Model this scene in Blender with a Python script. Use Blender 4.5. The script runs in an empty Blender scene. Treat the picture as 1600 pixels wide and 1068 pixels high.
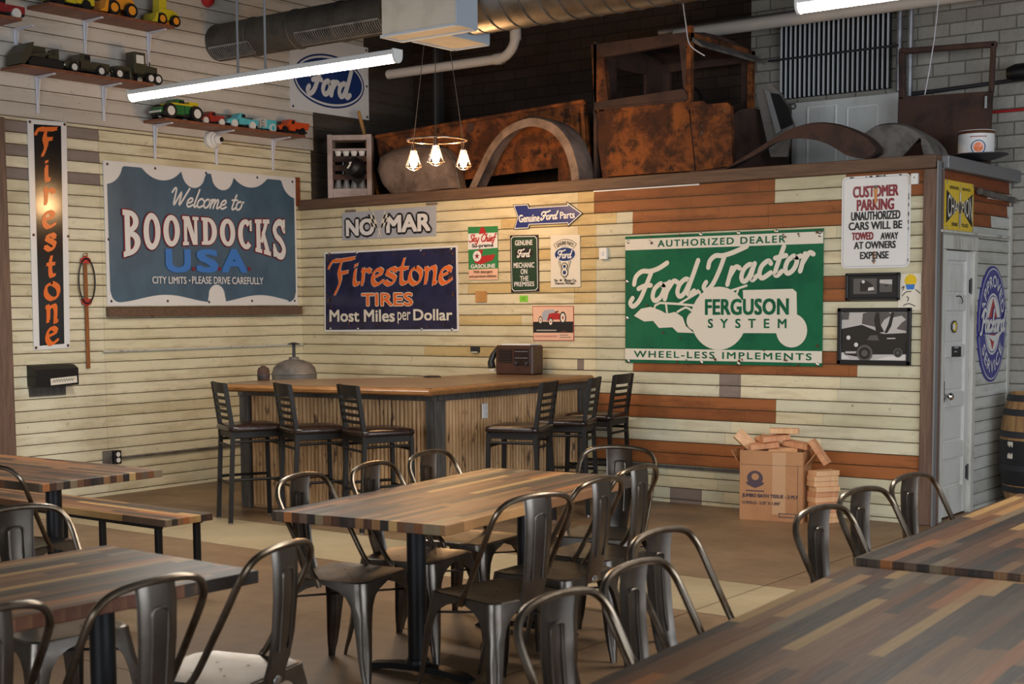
import bpy, math, random
from mathutils import Matrix, Vector
random.seed(7)
SC = bpy.context.scene
COL = SC.collection
PI = math.pi
# ---------------------------------------------------------------- camera
F_PX, PPX, PPY = 2215.0, -26.0, 129.4          # focal length and principal point offset (px, 1600 wide frame)
YAW, PITCH, ROLL = -.6568, .0832, .0076
CAM = Vector((10.071, -9.955, 1.6))
_f = Vector((math.sin(YAW)*math.cos(PITCH), math.cos(YAW)*math.cos(PITCH), -math.sin(PITCH)))
_r = Vector((math.cos(YAW), -math.sin(YAW), 0)); _d = _f.cross(_r)
RX = _r*math.cos(ROLL)+_d*math.sin(ROLL); DY = -_r*math.sin(ROLL)+_d*math.cos(ROLL); FW = _f
cd = bpy.data.cameras.new('camera'); cam = bpy.data.objects.new('camera', cd); COL.objects.link(cam)
cam.matrix_world = Matrix(((RX.x, -DY.x, -FW.x, CAM.x), (RX.y, -DY.y, -FW.y, CAM.y), (RX.z, -DY.z, -FW.z, CAM.z), (0, 0, 0, 1)))
cd.sensor_fit = 'HORIZONTAL'; cd.sensor_width = 36; cd.lens = F_PX/1600*36
cd.shift_x = -PPX/1600; cd.shift_y = PPY/1600
cd.clip_start = .05; cd.clip_end = 200
cd.dof.use_dof = True; cd.dof.focus_distance = 11.5; cd.dof.aperture_fstop = 5.6
SC.camera = cam
# ---------------------------------------------------------------- exposure, world, daylight
SC.view_settings.view_transform = 'Standard'; SC.view_settings.look = 'None'
SC.view_settings.exposure = 0.25; SC.view_settings.gamma = 1
SC.view_settings.use_curve_mapping = False
W = bpy.data.worlds.new('world'); SC.world = W; W.use_nodes = True
W.node_tree.nodes['Background'].inputs[0].default_value = (.60, .74, 1.0, 1)
W.node_tree.nodes['Background'].inputs[1].default_value = .5
TUBE_W, BULB_W = 60.0, 12.0        # lamps (their builders are further down)
def area(name, loc, to, sx, sy, power, color):
    l = bpy.data.lights.new(name, 'AREA'); l.shape = 'RECTANGLE'; l.size = sx; l.size_y = sy; l.energy = power; l.color = color
    o = bpy.data.objects.new(name, l); COL.objects.link(o); o.location = loc
    o.rotation_euler = (Vector(to)-Vector(loc)).to_track_quat('-Z', 'Y').to_euler(); return o
# daylight coming in through the glazed door bays behind and to the right of the camera
area('daylight_south', (8.0, -16.8, 2.0), (6.0, 0, 1.4), 7.0, 2.6, 330, (.88, .94, 1.0))
area('daylight_east', (13.6, -6.0, 2.0), (5.0, -3.5, 1.0), 7.0, 2.6, 320, (.84, .92, 1.0))
# ---------------------------------------------------------------- pixel rays onto planes of the room
def ray(x, y): return RX*((x-800-PPX)/F_PX)+DY*((y-534-PPY)/F_PX)+FW
def onx(x, y, X=0.0): v = ray(x, y); return CAM+v*((X-CAM.x)/v.x)
def ony(x, y, Y=0.0): v = ray(x, y); return CAM+v*((Y-CAM.y)/v.y)
def onz(x, y, Z=0.0): v = ray(x, y); return CAM+v*((Z-CAM.z)/v.z)
def srgb(r, g, b):
    f = lambda c: c/12.92 if c <= .04045 else ((c+.055)/1.055)**2.4
    return (f(r/255), f(g/255), f(b/255), 1)
# ---------------------------------------------------------------- materials
class NT:
    def __init__(s, name):
        s.m = bpy.data.materials.new(name); s.m.use_nodes = True; s.t = s.m.node_tree; s.n = s.t.nodes; s.l = s.t.links
        s.b = s.n['Principled BSDF']
    def new(s, typ, **k):
        n = s.n.new(typ)
        for a, v in k.items(): setattr(n, a, v)
        return n
    def link(s, a, b): s.l.new(a, b)
    def val(s, sock, v):
        if hasattr(v, 'is_linked'): s.link(v, sock)
        else: sock.default_value = v
    def math(s, op, a, b=0.0, c=0.0):
        n = s.new('ShaderNodeMath', operation=op); s.val(n.inputs[0], a); s.val(n.inputs[1], b); s.val(n.inputs[2], c); return n.outputs[0]
    def mix(s, f, a, b, blend='MIX'):
        n = s.new('ShaderNodeMix', data_type='RGBA', blend_type=blend); s.val(n.inputs[0], f); s.val(n.inputs[6], a); s.val(n.inputs[7], b); return n.outputs[2]
    def co(s): return s.new('ShaderNodeTexCoord').outputs['Object']
    def xyz(s, v): n = s.new('ShaderNodeSeparateXYZ'); s.link(v, n.inputs[0]); return n.outputs
    def comb(s, x, y, z):
        n = s.new('ShaderNodeCombineXYZ')
        for i, v in enumerate((x, y, z)): s.val(n.inputs[i], v)
        return n.outputs[0]
    def scale(s, v, sc, loc=(0, 0, 0)):
        n = s.new('ShaderNodeMapping'); n.inputs['Scale'].default_value = sc; n.inputs['Location'].default_value = loc; s.link(v, n.inputs[0]); return n.outputs[0]
    def noise(s, v, scale=1.0, detail=3.0, rough=.55, dist=0.0):
        n = s.new('ShaderNodeTexNoise'); s.link(v, n.inputs['Vector']); n.inputs['Scale'].default_value = scale
        n.inputs['Detail'].default_value = detail; n.inputs['Roughness'].default_value = rough; n.inputs['Distortion'].default_value = dist; return n.outputs['Fac']
    def white(s, v): n = s.new('ShaderNodeTexWhiteNoise', noise_dimensions='3D'); s.link(v, n.inputs['Vector']); return n.outputs['Value']
    def ramp(s, f, stops, interp='LINEAR'):
        n = s.new('ShaderNodeValToRGB'); s.link(f, n.inputs[0]); e = n.color_ramp; e.interpolation = interp
        while len(e.elements) < len(stops): e.elements.new(.5)
        for el, (p, c) in zip(e.elements, stops): el.position = p; el.color = c if len(c) == 4 else (*c, 1)
        return n.outputs[0]
    def rng(s, f, a, b, lo=0.0, hi=1.0):
        n = s.new('ShaderNodeMapRange'); s.val(n.inputs[0], f); n.inputs[1].default_value = a; n.inputs[2].default_value = b
        n.inputs[3].default_value = lo; n.inputs[4].default_value = hi; return n.outputs[0]
    def bump(s, h, strength=.3, dist=.01):
        n = s.new('ShaderNodeBump'); n.inputs['Strength'].default_value = strength; n.inputs['Distance'].default_value = dist
        s.link(h, n.inputs['Height']); s.link(n.outputs[0], s.b.inputs['Normal'])
    def out(s, col, rough=.5, metal=0.0, spec=.5):
        s.val(s.b.inputs['Base Color'], col); s.val(s.b.inputs['Roughness'], rough); s.val(s.b.inputs['Metallic'], metal)
        s.b.inputs['Specular IOR Level'].default_value = spec; return s.m
def plain(name, col, rough=.5, metal=0.0, spec=.5, col2=None, sc=(6, 6, 6), lo=.45, hi=.65, bump=0.0, rvar=0.0):
    t = NT(name)
    if col2 is None and not bump and not rvar: return t.out(col, rough, metal, spec)
    n = t.noise(t.scale(t.co(), sc), 1, 5, .6); f = t.rng(n, lo, hi)
    c = t.mix(f, col, col2 if col2 else col); r = t.rng(n, lo, hi, rough-rvar, rough+rvar) if rvar else rough
    if bump: t.bump(t.noise(t.scale(t.co(), tuple(v*4 for v in sc)), 1, 3), bump, .004)
    return t.out(c, r, metal, spec)
def emit(name, col, strength):
    t = NT(name); t.b.inputs['Emission Color'].default_value = col; t.b.inputs['Emission Strength'].default_value = strength; return t.out(col, .4)
def siding(name, a, b, dirt, along, pitch=.0935, off=.0335, amt=.5, chip=None):
    """painted boards: tone per board, stains that run along the board, small chips"""
    t = NT(name); co = t.co(); x, y, z = t.xyz(co); u = y if along == 'y' else x
    row = t.math('FLOOR', t.math('DIVIDE', t.math('SUBTRACT', z, off), pitch))
    h = t.white(t.comb(row, 3.3, 1.7))
    c = t.mix(h, a, b)
    n1 = t.noise(t.comb(t.math('MULTIPLY', u, 1.1), t.math('MULTIPLY', row, 7.7), t.math('MULTIPLY', z, 6.0)), 1.6, 5, .65)
    c = t.mix(t.rng(n1, .5, .78, 0, amt), c, dirt)
    n2 = t.noise(t.comb(u, t.math('MULTIPLY', row, 3.1), z), 14, 4, .7)
    c = t.mix(t.rng(n2, .62, .76, 0, .6), c, dirt)
    fr = t.math('FRACT', t.math('DIVIDE', t.math('SUBTRACT', z, off), pitch))       # grime caught along the laps
    ed = t.math('MAXIMUM', t.rng(fr, .30, .0), t.rng(fr, .78, 1.0))
    n4 = t.noise(t.comb(t.math('MULTIPLY', u, 2.2), t.math('MULTIPLY', row, 5.3), 1.0), 1.5, 5, .7)
    c = t.mix(t.math('MULTIPLY', ed, t.rng(n4, .40, .68, 0, .62)), c, dirt)
    n5 = t.noise(t.comb(t.math('MULTIPLY', u, 1.0), 0.0, t.math('MULTIPLY', z, 1.2)), 1.1, 4, .6); c = t.mix(t.rng(n5, .50, .72, 0, amt*.7), c, dirt)
    if chip:
        n3 = t.noise(t.comb(u, row, z), 30, 2, .5); c = t.mix(t.rng(n3, .73, .75, 0, .8), c, chip)
    t.bump(t.noise(t.comb(t.math('MULTIPLY', u, 3.0), row, t.math('MULTIPLY', z, 60.0)), 1, 3), .12, .003)
    return t.out(c, .55, 0, .3)
def wood(name, a, b, sc=(2, 30, 30), rough=.45, knots=None, bump=.15, lo=.35, hi=.65):
    t = NT(name); co = t.co(); g = t.noise(t.scale(co, sc), 1, 5, .6, .6)
    c = t.mix(t.rng(g, lo, hi), a, b)
    if knots:
        k = t.noise(t.scale(co, tuple(min(v, 12)*.35+1 for v in sc)), 1.2, 1); c = t.mix(t.rng(k, .68, .78), c, knots)
    t.bump(g, bump, .004); return t.out(c, rough)
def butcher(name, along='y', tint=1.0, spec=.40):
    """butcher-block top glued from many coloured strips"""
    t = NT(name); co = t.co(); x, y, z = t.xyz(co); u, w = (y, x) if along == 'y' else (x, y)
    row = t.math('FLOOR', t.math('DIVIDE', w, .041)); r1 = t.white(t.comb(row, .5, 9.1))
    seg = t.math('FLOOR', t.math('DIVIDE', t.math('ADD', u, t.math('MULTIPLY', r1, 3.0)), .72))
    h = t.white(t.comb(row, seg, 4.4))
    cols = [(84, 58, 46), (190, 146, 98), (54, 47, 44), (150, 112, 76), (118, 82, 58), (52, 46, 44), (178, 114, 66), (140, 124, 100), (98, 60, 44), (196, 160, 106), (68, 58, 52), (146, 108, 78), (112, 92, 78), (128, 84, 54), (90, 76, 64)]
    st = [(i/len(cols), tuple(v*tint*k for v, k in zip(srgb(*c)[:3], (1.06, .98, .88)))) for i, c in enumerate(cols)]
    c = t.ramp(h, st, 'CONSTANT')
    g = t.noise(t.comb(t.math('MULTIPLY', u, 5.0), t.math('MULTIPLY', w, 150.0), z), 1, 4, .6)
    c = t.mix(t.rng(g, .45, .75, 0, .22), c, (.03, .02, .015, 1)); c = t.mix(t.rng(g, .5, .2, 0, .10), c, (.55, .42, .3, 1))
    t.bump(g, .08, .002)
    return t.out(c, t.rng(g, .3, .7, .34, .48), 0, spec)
def bricks(name, a, b, mortar, bump=.6):
    t = NT(name); co = t.co(); x, y, z = t.xyz(co)
    n = t.new('ShaderNodeTexBrick'); t.link(t.comb(x, z, 0.0), n.inputs['Vector'])
    n.inputs['Scale'].default_value = 1; n.inputs['Brick Width'].default_value = .27; n.inputs['Row Height'].default_value = .105; n.inputs['Mortar Size'].default_value = .006
    n.inputs['Mortar Smooth'].default_value = .3
    n.inputs['Color1'].default_value = a; n.inputs['Color2'].default_value = b; n.inputs['Mortar'].default_value = mortar
    d = t.noise(co, 2.2, 5, .65); c = t.mix(t.rng(d, .45, .75, 0, .45), n.outputs[0], mortar)
    hgt = t.math('SUBTRACT', t.noise(co, 22, 4), t.math('MULTIPLY', n.outputs['Fac'], 1.2)); t.bump(hgt, bump, .012)
    return t.out(c, .8, 0, .25)
MT = {}
def build_mats():
    M = MT
    M['cream_x'] = siding('cream_boards', srgb(226, 215, 182), srgb(206, 194, 158), srgb(140, 114, 70), 'x', chip=srgb(70, 52, 34))
    M['pale_x'] = siding('pale_boards', srgb(214, 208, 182), srgb(196, 190, 160), srgb(138, 126, 92), 'x', chip=srgb(70, 58, 44))
    M['pine_x'] = siding('stained_pine_boards', srgb(160, 98, 54), srgb(136, 80, 42), srgb(84, 44, 22), 'x', amt=.8)
    M['grey_x'] = siding('grey_boards', srgb(140, 124, 114), srgb(122, 108, 100), srgb(98, 86, 80), 'x')
    M['cream_y'] = siding('cream_boards_side', srgb(226, 218, 188), srgb(208, 198, 164), srgb(142, 118, 74), 'y', chip=srgb(70, 52, 34))
    M['cream2_y'] = siding('cream_boards_bay', srgb(230, 223, 196), srgb(212, 204, 174), srgb(148, 126, 84), 'y', chip=srgb(70, 52, 34))
    M['white_y'] = siding('white_boards_side', srgb(212, 204, 192), srgb(196, 188, 176), srgb(150, 138, 122), 'y', pitch=.116, off=0, amt=.35, chip=srgb(110, 96, 80))
    M['grey_y'] = siding('grey_boards_side', srgb(148, 136, 128), srgb(130, 118, 112), srgb(100, 90, 84), 'y')
    M['shaded_y'] = siding('shade_toned_boards_side', srgb(84, 76, 68), srgb(66, 58, 52), srgb(40, 34, 30), 'y', pitch=.116, off=0)  # shade behind the partition, painted into the board colour
    M['wash_y'] = siding('whitewashed_boards', srgb(206, 206, 200), srgb(186, 186, 178), srgb(128, 122, 108), 'y', pitch=.0935, chip=srgb(90, 84, 74))
    M['pine_y'] = siding('stained_pine_boards_side', srgb(150, 84, 46), srgb(128, 66, 34), srgb(84, 40, 20), 'y', amt=.7)
    M['groove'] = plain('groove_shadow_gap', srgb(112, 88, 54), .9, col2=srgb(60, 44, 26), sc=(3, 3, 30))
    M['beam'] = wood('rough_brown_timber', srgb(112, 86, 66), srgb(88, 66, 52), (3, 40, 40), .7, bump=.4)
    M['beam_v'] = wood('rough_brown_post', srgb(120, 94, 78), srgb(94, 72, 60), (40, 40, 3), .7, bump=.4)
    M['brick_dark'] = bricks('dark_brown_bricks', srgb(62, 48, 40), srgb(52, 40, 34), srgb(36, 30, 27))
    M['brick_grey'] = bricks('grey_painted_bricks', srgb(168, 164, 154), srgb(148, 143, 134), srgb(112, 106, 98), .9)
    t = NT('concrete_tan'); co = t.co(); n = t.noise(co, .9, 6, .6); n2 = t.noise(co, 9, 5, .65)
    c = t.mix(t.rng(n, .35, .65), srgb(144, 116, 88), srgb(114, 90, 68)); c = t.mix(t.rng(n2, .45, .72, 0, .4), c, srgb(96, 74, 54)); c = t.mix(t.rng(t.noise(co, 2.3, 3), .6, .75, 0, .35), c, srgb(172, 146, 112))
    t.bump(n2, .08, .003); M['floor'] = t.out(c, t.rng(n, .35, .65, .36, .52), 0, .4)
    t = NT('concrete_light'); co = t.co(); n = t.noise(co, 1.4, 6, .6); n2 = t.noise(co, 11, 5, .65)
    c = t.mix(t.rng(n, .35, .65), srgb(180, 162, 130), srgb(160, 142, 112)); c = t.mix(t.rng(n2, .5, .75, 0, .3), c, srgb(130, 108, 78))
    M['floor_light'] = t.out(c, .5, 0, .4)
    M['joint'] = plain('floor_joint', srgb(60, 46, 34), .9)
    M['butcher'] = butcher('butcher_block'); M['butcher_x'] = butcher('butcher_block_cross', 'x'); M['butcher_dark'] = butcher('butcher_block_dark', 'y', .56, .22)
    t = NT('brushed_gunmetal'); co = t.co(); n = t.noise(co, 5, 5, .6); n2 = t.noise(t.scale(co, (9, 9, 5)), 1, 2)
    c = t.mix(t.rng(n, .4, .65), srgb(116, 110, 104), srgb(98, 88, 78)); M['gun'] = t.out(c, t.rng(n2, .3, .7, .28, .34), .92)
    M['gun_tube'] = plain('bronzed_steel_tube', srgb(128, 116, 102), .28, .95, col2=srgb(96, 78, 58), sc=(9, 9, 9))
    M['black_steel'] = plain('black_steel', srgb(34, 34, 36), .38, .3)
    M['stool'] = plain('dark_bronze_steel', srgb(31, 27, 24), .5, .15, .35)
    M['vinyl'] = plain('brown_vinyl', srgb(42, 28, 23), .26, col2=srgb(30, 20, 17), sc=(20, 20, 20))
    M['steel'] = plain('bright_steel', srgb(200, 200, 200), .25, 1)
    M['galv'] = plain('galvanised_sheet', srgb(172, 174, 178), .42, .85, col2=srgb(140, 142, 148), sc=(9, 9, 9))
    M['duct'] = plain('spiral_duct_steel', srgb(150, 140, 130), .35, .9, col2=srgb(120, 110, 102), sc=(5, 5, 5))
    M['duct_dark'] = plain('dusty_duct_steel', srgb(92, 88, 82), .6, .4, col2=srgb(74, 70, 66), sc=(5, 5, 5))
    M['insul'] = plain('duct_board', srgb(196, 186, 172), .7, 0, col2=srgb(182, 172, 158))
    M['pvc'] = plain('white_pvc', srgb(206, 196, 186), .4)
    M['black'] = plain('black_paint', srgb(18, 17, 18), .45)
    M['hole'] = plain('dark_hole', srgb(14, 12, 12), .9)
    M['white'] = plain('white_paint', srgb(228, 226, 222), .45)
    M['bracket'] = plain('white_bracket_enamel', srgb(214, 214, 222), .4)
    M['shelf'] = wood('cherry_shelf_board', srgb(140, 88, 62), srgb(112, 66, 46), (30, 2, 30), .5)
    M['bar_top'] = wood('oiled_oak_bar_top', srgb(138, 112, 84), srgb(108, 85, 62), (3, 30, 30), .34, bump=.05)
    M['bar_edge'] = wood('orange_oak_edge', srgb(158, 110, 66), srgb(128, 86, 48), (3, 30, 30), .3, bump=.05)
    M['bar_post'] = plain('blue_grey_timber', srgb(86, 81, 76), .7, col2=srgb(66, 61, 57), sc=(30, 30, 3))
    t = NT('reeded_pine'); co = t.co(); x, y, z = t.xyz(co)
    g = t.noise(t.scale(co, (30, 30, 3)), 1, 5, .6, .5); k = t.noise(t.scale(co, (16, 16, 5)), 1.2, 2)
    c = t.mix(t.rng(g, .35, .65), srgb(208, 170, 124), srgb(172, 130, 86)); c = t.mix(t.rng(k, .62, .72), c, srgb(78, 50, 30)); M['reed'] = t.out(c, .55)
    t = NT('rusted_truck_paint'); co = t.co(); n = t.noise(co, 3.2, 6, .65, .4); n2 = t.noise(co, 9, 5, .7)
    c = t.mix(t.rng(n, .42, .58), srgb(140, 80, 38), srgb(76, 44, 28)); c = t.mix(t.rng(n2, .48, .64), c, srgb(50, 32, 24)); c = t.mix(t.rng(t.noise(co, 13, 3), .68, .74, 0, .6), c, srgb(84, 84, 66)); M['rust'] = t.out(c, .75, 0, .25)
    M['rust_dark'] = plain('deep_brown_rust', srgb(74, 50, 40), .8, col2=srgb(48, 34, 29), sc=(5, 5, 5))
    M['grille_bar'] = plain('bright_grille_bar', srgb(206, 206, 208), .35)
    M['sheet_blue'] = plain('pale_sheet_metal', srgb(178, 188, 200), .55)
    M['primer'] = plain('weathered_grey_primer', srgb(142, 120, 106), .65, col2=srgb(98, 78, 66), sc=(5, 5, 5), lo=.4, hi=.65)
    M['grey_metal'] = plain('scuffed_grey_metal', srgb(118, 112, 106), .6, .2, col2=srgb(82, 76, 72), sc=(7, 7, 7))
    M['carton'] = plain('brown_cardboard', srgb(186, 134, 92), .75, col2=srgb(172, 120, 80), sc=(3, 3, 3))
    M['carton_ink'] = plain('blue_carton_ink', srgb(84, 68, 76), .8)
    M['tape'] = plain('clear_tape', srgb(200, 156, 116), .3)
    M['pine'] = wood('raw_pine_block', srgb(232, 186, 140), srgb(214, 160, 114), (20, 20, 4), .6)
    M['pine2'] = wood('raw_pine_block_red', srgb(220, 160, 118), srgb(198, 136, 96), (20, 20, 4), .6)
    M['barrel'] = wood('oak_stave', srgb(176, 136, 88), srgb(128, 92, 56), (20, 20, 2), .6, knots=srgb(60, 42, 30))
    M['hoop'] = plain('dark_hoop_iron', srgb(66, 66, 70), .5, .6)
    M['door'] = plain('worn_white_door_paint', srgb(206, 206, 202), .5, col2=srgb(180, 178, 170), sc=(5, 5, 2), lo=.5, hi=.75)
    M['jamb'] = plain('worn_white_jamb_paint', srgb(196, 194, 186), .55, col2=srgb(150, 144, 132), sc=(12, 12, 3), lo=.52, hi=.7)
    M['strip'] = plain('grey_metal_angle', srgb(132, 132, 134), .5, .4)
    M['radio'] = wood('walnut_cabinet', srgb(74, 44, 30), srgb(56, 32, 22), (4, 30, 30), .4)
    M['bulb'] = emit('glowing_bulb', (1, .62, .28, 1), 60)
    M['tube_glow'] = emit('led_diffuser', (1, .93, .82, 1), 22)
    M['copper'] = plain('warm_chrome', srgb(220, 190, 170), .25, 1)
    M['chrome'] = plain('chrome', srgb(225, 225, 225), .12, 1)
    M['cable'] = plain('grey_cable', srgb(70, 66, 62), .6)
    M['deck'] = plain('dark_roof_deck', srgb(52, 50, 50), .7)
    M['ply'] = wood('plywood_patch', srgb(196, 146, 86), srgb(176, 126, 70), (30, 30, 3), .6)
    for k, c in dict(blue=(40, 52, 120), navy=(34, 32, 62), orange=(232, 112, 44), red=(176, 44, 44), darkred=(132, 30, 42), green=(30, 104, 70), dkgreen=(38, 62, 44),
                     slate=(72, 98, 118), sky=(62, 122, 200), yellow=(226, 190, 40), ivory=(226, 218, 202), signwhite=(226, 224, 222), ink=(28, 26, 28), silver=(170, 172, 180),
                     tex_green=(52, 128, 74), lime=(132, 204, 60), pink=(232, 186, 158), royal=(56, 56, 140), rustspot=(92, 56, 36), deepblue=(36, 58, 112)).items():
        M[k] = plain('enamel_'+k, srgb(*c), .28 if k not in ('pink', 'lime', 'ink') else .5)
    M['green'] = plain('enamel_tractor_green', srgb(30, 104, 70), .16, col2=srgb(24, 88, 62), sc=(3, 3, 3))
    M['slate'] = plain('enamel_slate', srgb(76, 102, 122), .35, col2=srgb(62, 84, 104), sc=(3, 3, 2), lo=.4, hi=.7)
    M['navy'] = plain('enamel_navy_chipped', srgb(38, 36, 72), .2, col2=srgb(26, 24, 50), sc=(5, 5, 5))
    M['blackenamel'] = plain('enamel_black', srgb(24, 21, 24), .15)
    for k, c in dict(t_olive=(66, 62, 46), t_green=(44, 108, 56), t_red=(160, 52, 40), t_aqua=(90, 186, 200), t_orange=(214, 84, 38), t_yellow=(206, 186, 40), t_amber=(232, 150, 40), t_black=(30, 28, 28), t_maroon=(140, 34, 40), t_white=(222, 220, 214)).items():
        M[k] = plain('toy_'+k[2:], srgb(*c), .4)
build_mats()
# ---------------------------------------------------------------- mesh helpers
class MB:
    def __init__(s): s.v, s.f, s.m, s.M = [], [], [], Matrix.Identity(4)
    def add(s, vs, fs, mi=0):
        b = len(s.v); s.v += [s.M @ Vector(v) for v in vs]; s.f += [[i+b for i in f] for f in fs]; s.m += [mi]*len(fs); return s
    def box(s, c, d, mi=0, rot=None, b=0.0):
        """box at c with full size d, optional chamfer b"""
        hx, hy, hz = d[0]/2, d[1]/2, d[2]/2; b = min(b, hx*.95, hy*.95, hz*.95); R = rot if rot is not None else Matrix.Identity(3); c = Vector(c)
        if b <= 0:
            vs = [(x, y, z) for x in (-hx, hx) for y in (-hy, hy) for z in (-hz, hz)]
            fs = [(0, 1, 3, 2), (4, 6, 7, 5), (0, 4, 5, 1), (2, 3, 7, 6), (0, 2, 6, 4), (1, 5, 7, 3)]
        else:
            vs, idx = [], {}
            for sx in (-1, 1):
                for sy in (-1, 1):
                    for sz in (-1, 1):
                        for ax in range(3):
                            p = [sx*(hx-b), sy*(hy-b), sz*(hz-b)]; p[ax] = (sx*hx, sy*hy, sz*hz)[ax]
                            idx[(sx, sy, sz, ax)] = len(vs); vs.append(tuple(p))
            g = lambda ax, q: idx[(q[0], q[1], q[2], ax)]
            fs = []
            for ax in range(3):
                o = [i for i in range(3) if i != ax]
                for sg in (-1, 1):
                    loop = []
                    for a_, b_ in ((-1, -1), (1, -1), (1, 1), (-1, 1)):
                        q = [0, 0, 0]; q[ax] = sg; q[o[0]] = a_; q[o[1]] = b_; loop.append(g(ax, q))
                    fs.append(loop)
            for ax in range(3):
                o = [i for i in range(3) if i != ax]
                for a_ in (-1, 1):
                    for b_ in (-1, 1):
                        q0 = [0, 0, 0]; q1 = [0, 0, 0]; q0[ax] = -1; q1[ax] = 1
                        for q in (q0, q1): q[o[0]] = a_; q[o[1]] = b_
                        fs.append([g(o[0], q0), g(o[0], q1), g(o[1], q1), g(o[1], q0)])
            for sx in (-1, 1):
                for sy in (-1, 1):
                    for sz in (-1, 1): fs.append([idx[(sx, sy, sz, a)] for a in range(3)])
        return s.add([c+R @ Vector(v) for v in vs], fs, mi)
    def loft(s, rings, mi=0, closed=True, caps=True):
        n = len(rings[0]); vs = [p for r in rings for p in r]; fs = []
        for i in range(len(rings)-1):
            for j in range(n if closed else n-1):
                k = (j+1) % n; fs.append((i*n+j, i*n+k, (i+1)*n+k, (i+1)*n+j))
        if caps and closed: fs.append(tuple(range(n))[::-1]); fs.append(tuple((len(rings)-1)*n+j for j in range(n)))
        return s.add(vs, fs, mi)
    def tube(s, pts, r, n=8, mi=0, closed=False, flat=None):
        pts = [Vector(p) for p in pts]; N = len(pts); rings = []; up = None
        for i, p in enumerate(pts):
            if closed: t = pts[(i+1) % N]-pts[i-1]
            else: t = pts[min(i+1, N-1)]-pts[max(i-1, 0)]
            t.normalize()
            if up is None: up = t.orthogonal().normalized() if flat is None else Vector(flat)
            up = (up-t*up.dot(t)); up = up.normalized() if up.length > 1e-6 else t.orthogonal().normalized()
            w = t.cross(up); rr = r[i] if isinstance(r, (list, tuple)) else r
            rings.append([p+(up*math.cos(2*PI*k/n)+w*math.sin(2*PI*k/n))*rr for k in range(n)])
        if closed: rings.append(rings[0])
        return s.loft(rings, mi, True, not closed)
    def bar(s, p, q, w, h, mi=0, up=(0, 0, 1), b=0.0):
        """rectangular bar from p to q, width w sideways and h along up"""
        p, q = Vector(p), Vector(q); t = (q-p); L = t.length; t.normalize(); u = Vector(up); u = u-t*u.dot(t)
        u = u.normalized() if u.length > 1e-6 else t.orthogonal().normalized(); sd = t.cross(u)
        return s.box((p+q)/2, (L, w, h), mi, Matrix((t, sd, u)).transposed(), b)
    def lathe(s, prof, c=(0, 0, 0), n=24, mi=0, axis='z', arc=2*PI, caps=True):
        rings = []
        for r, z in prof:
            ring = []
            for k in range(n):
                a = arc*k/n; x, y = max(r, 1e-4)*math.cos(a), max(r, 1e-4)*math.sin(a)
                ring.append(Vector(c)+Vector((x, y, z) if axis == 'z' else ((z, x, y) if axis == 'x' else (y, z, x))))
            rings.append(ring)
        return s.loft(rings, mi, True, caps)
    def prism(s, poly, y0, y1, mi=0, plane='xz'):
        n = len(poly); mk = (lambda a, b, d: (a, d, b)) if plane == 'xz' else ((lambda a, b, d: (a, b, d)) if plane == 'xy' else (lambda a, b, d: (d, a, b)))
        vs = [mk(a, b, y0) for a, b in poly]+[mk(a, b, y1) for a, b in poly]
        fs = [tuple(range(n)), tuple(range(n, 2*n))[::-1]]+[(i, i+n, (i+1) % n+n, (i+1) % n) for i in range(n)]
        return s.add(vs, fs, mi)
    def build(s, name, mats, parent=None, world=False, smooth=32):
        me = bpy.data.meshes.new(name)
        vs = s.v
        if world and parent is not None:
            inv = (Matrix.Translation(parent.location) @ parent.rotation_euler.to_matrix().to_4x4()).inverted()
            if parent.parent is not None: inv = inv @ (Matrix.Translation(parent.parent.location) @ parent.parent.rotation_euler.to_matrix().to_4x4()).inverted()
            vs = [inv @ v for v in vs]
        me.from_pydata([tuple(v) for v in vs], [], s.f)
        for m in (mats if isinstance(mats, (list, tuple)) else [mats]): me.materials.append(MT[m] if isinstance(m, str) else m)
        me.polygons.foreach_set('material_index', s.m); me.validate(); me.update()
        if smooth:
            me.shade_smooth(); me.set_sharp_from_angle(angle=math.radians(smooth))
        o = bpy.data.objects.new(name, me); COL.objects.link(o)
        if parent is not None: o.parent = parent
        return o
def fixnormals(o):
    import bmesh
    bm = bmesh.new(); bm.from_mesh(o.data); bmesh.ops.recalc_face_normals(bm, faces=bm.faces); bm.to_mesh(o.data); bm.free(); return o
def tag(o, label, cat, group=None):
    o['label'] = label; o['category'] = cat
    if group: o['group'] = group
    return o
def thing(name, label, cat, loc=(0, 0, 0), rz=0.0, group=None):
    o = bpy.data.objects.new(name, None); COL.objects.link(o); o.location = loc; o.rotation_euler = (0, 0, rz); o.empty_display_size = .1
    return tag(o, label, cat, group)
def struct(o): o['kind'] = 'structure'; return o
def dup(root, loc, rz, label, group=None):
    r = root.copy(); COL.objects.link(r); r.location = loc; r.rotation_euler = (0, 0, rz); r['label'] = label
    if group: r['group'] = group
    for ch in list(root.children):
        c = ch.copy(); COL.objects.link(c); c.parent = r
        for g in list(ch.children):
            d = g.copy(); COL.objects.link(d); d.parent = c
    return r
def smooth_path(P, per=6, closed=False):
    P = [Vector(p) for p in P]; n = len(P); out = []
    rng_ = range(n if closed else n-1)
    for i in rng_:
        p0, p1, p2, p3 = (P[(i-1) % n], P[i], P[(i+1) % n], P[(i+2) % n]) if closed else (P[max(i-1, 0)], P[i], P[i+1], P[min(i+2, n-1)])
        for k in range(per):
            t = k/per; out.append(.5*((2*p1)+(p2-p0)*t+(2*p0-5*p1+4*p2-p3)*t*t+(3*p1-p0-3*p2+p3)*t**3))
    if not closed: out.append(P[-1])
    return out
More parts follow.
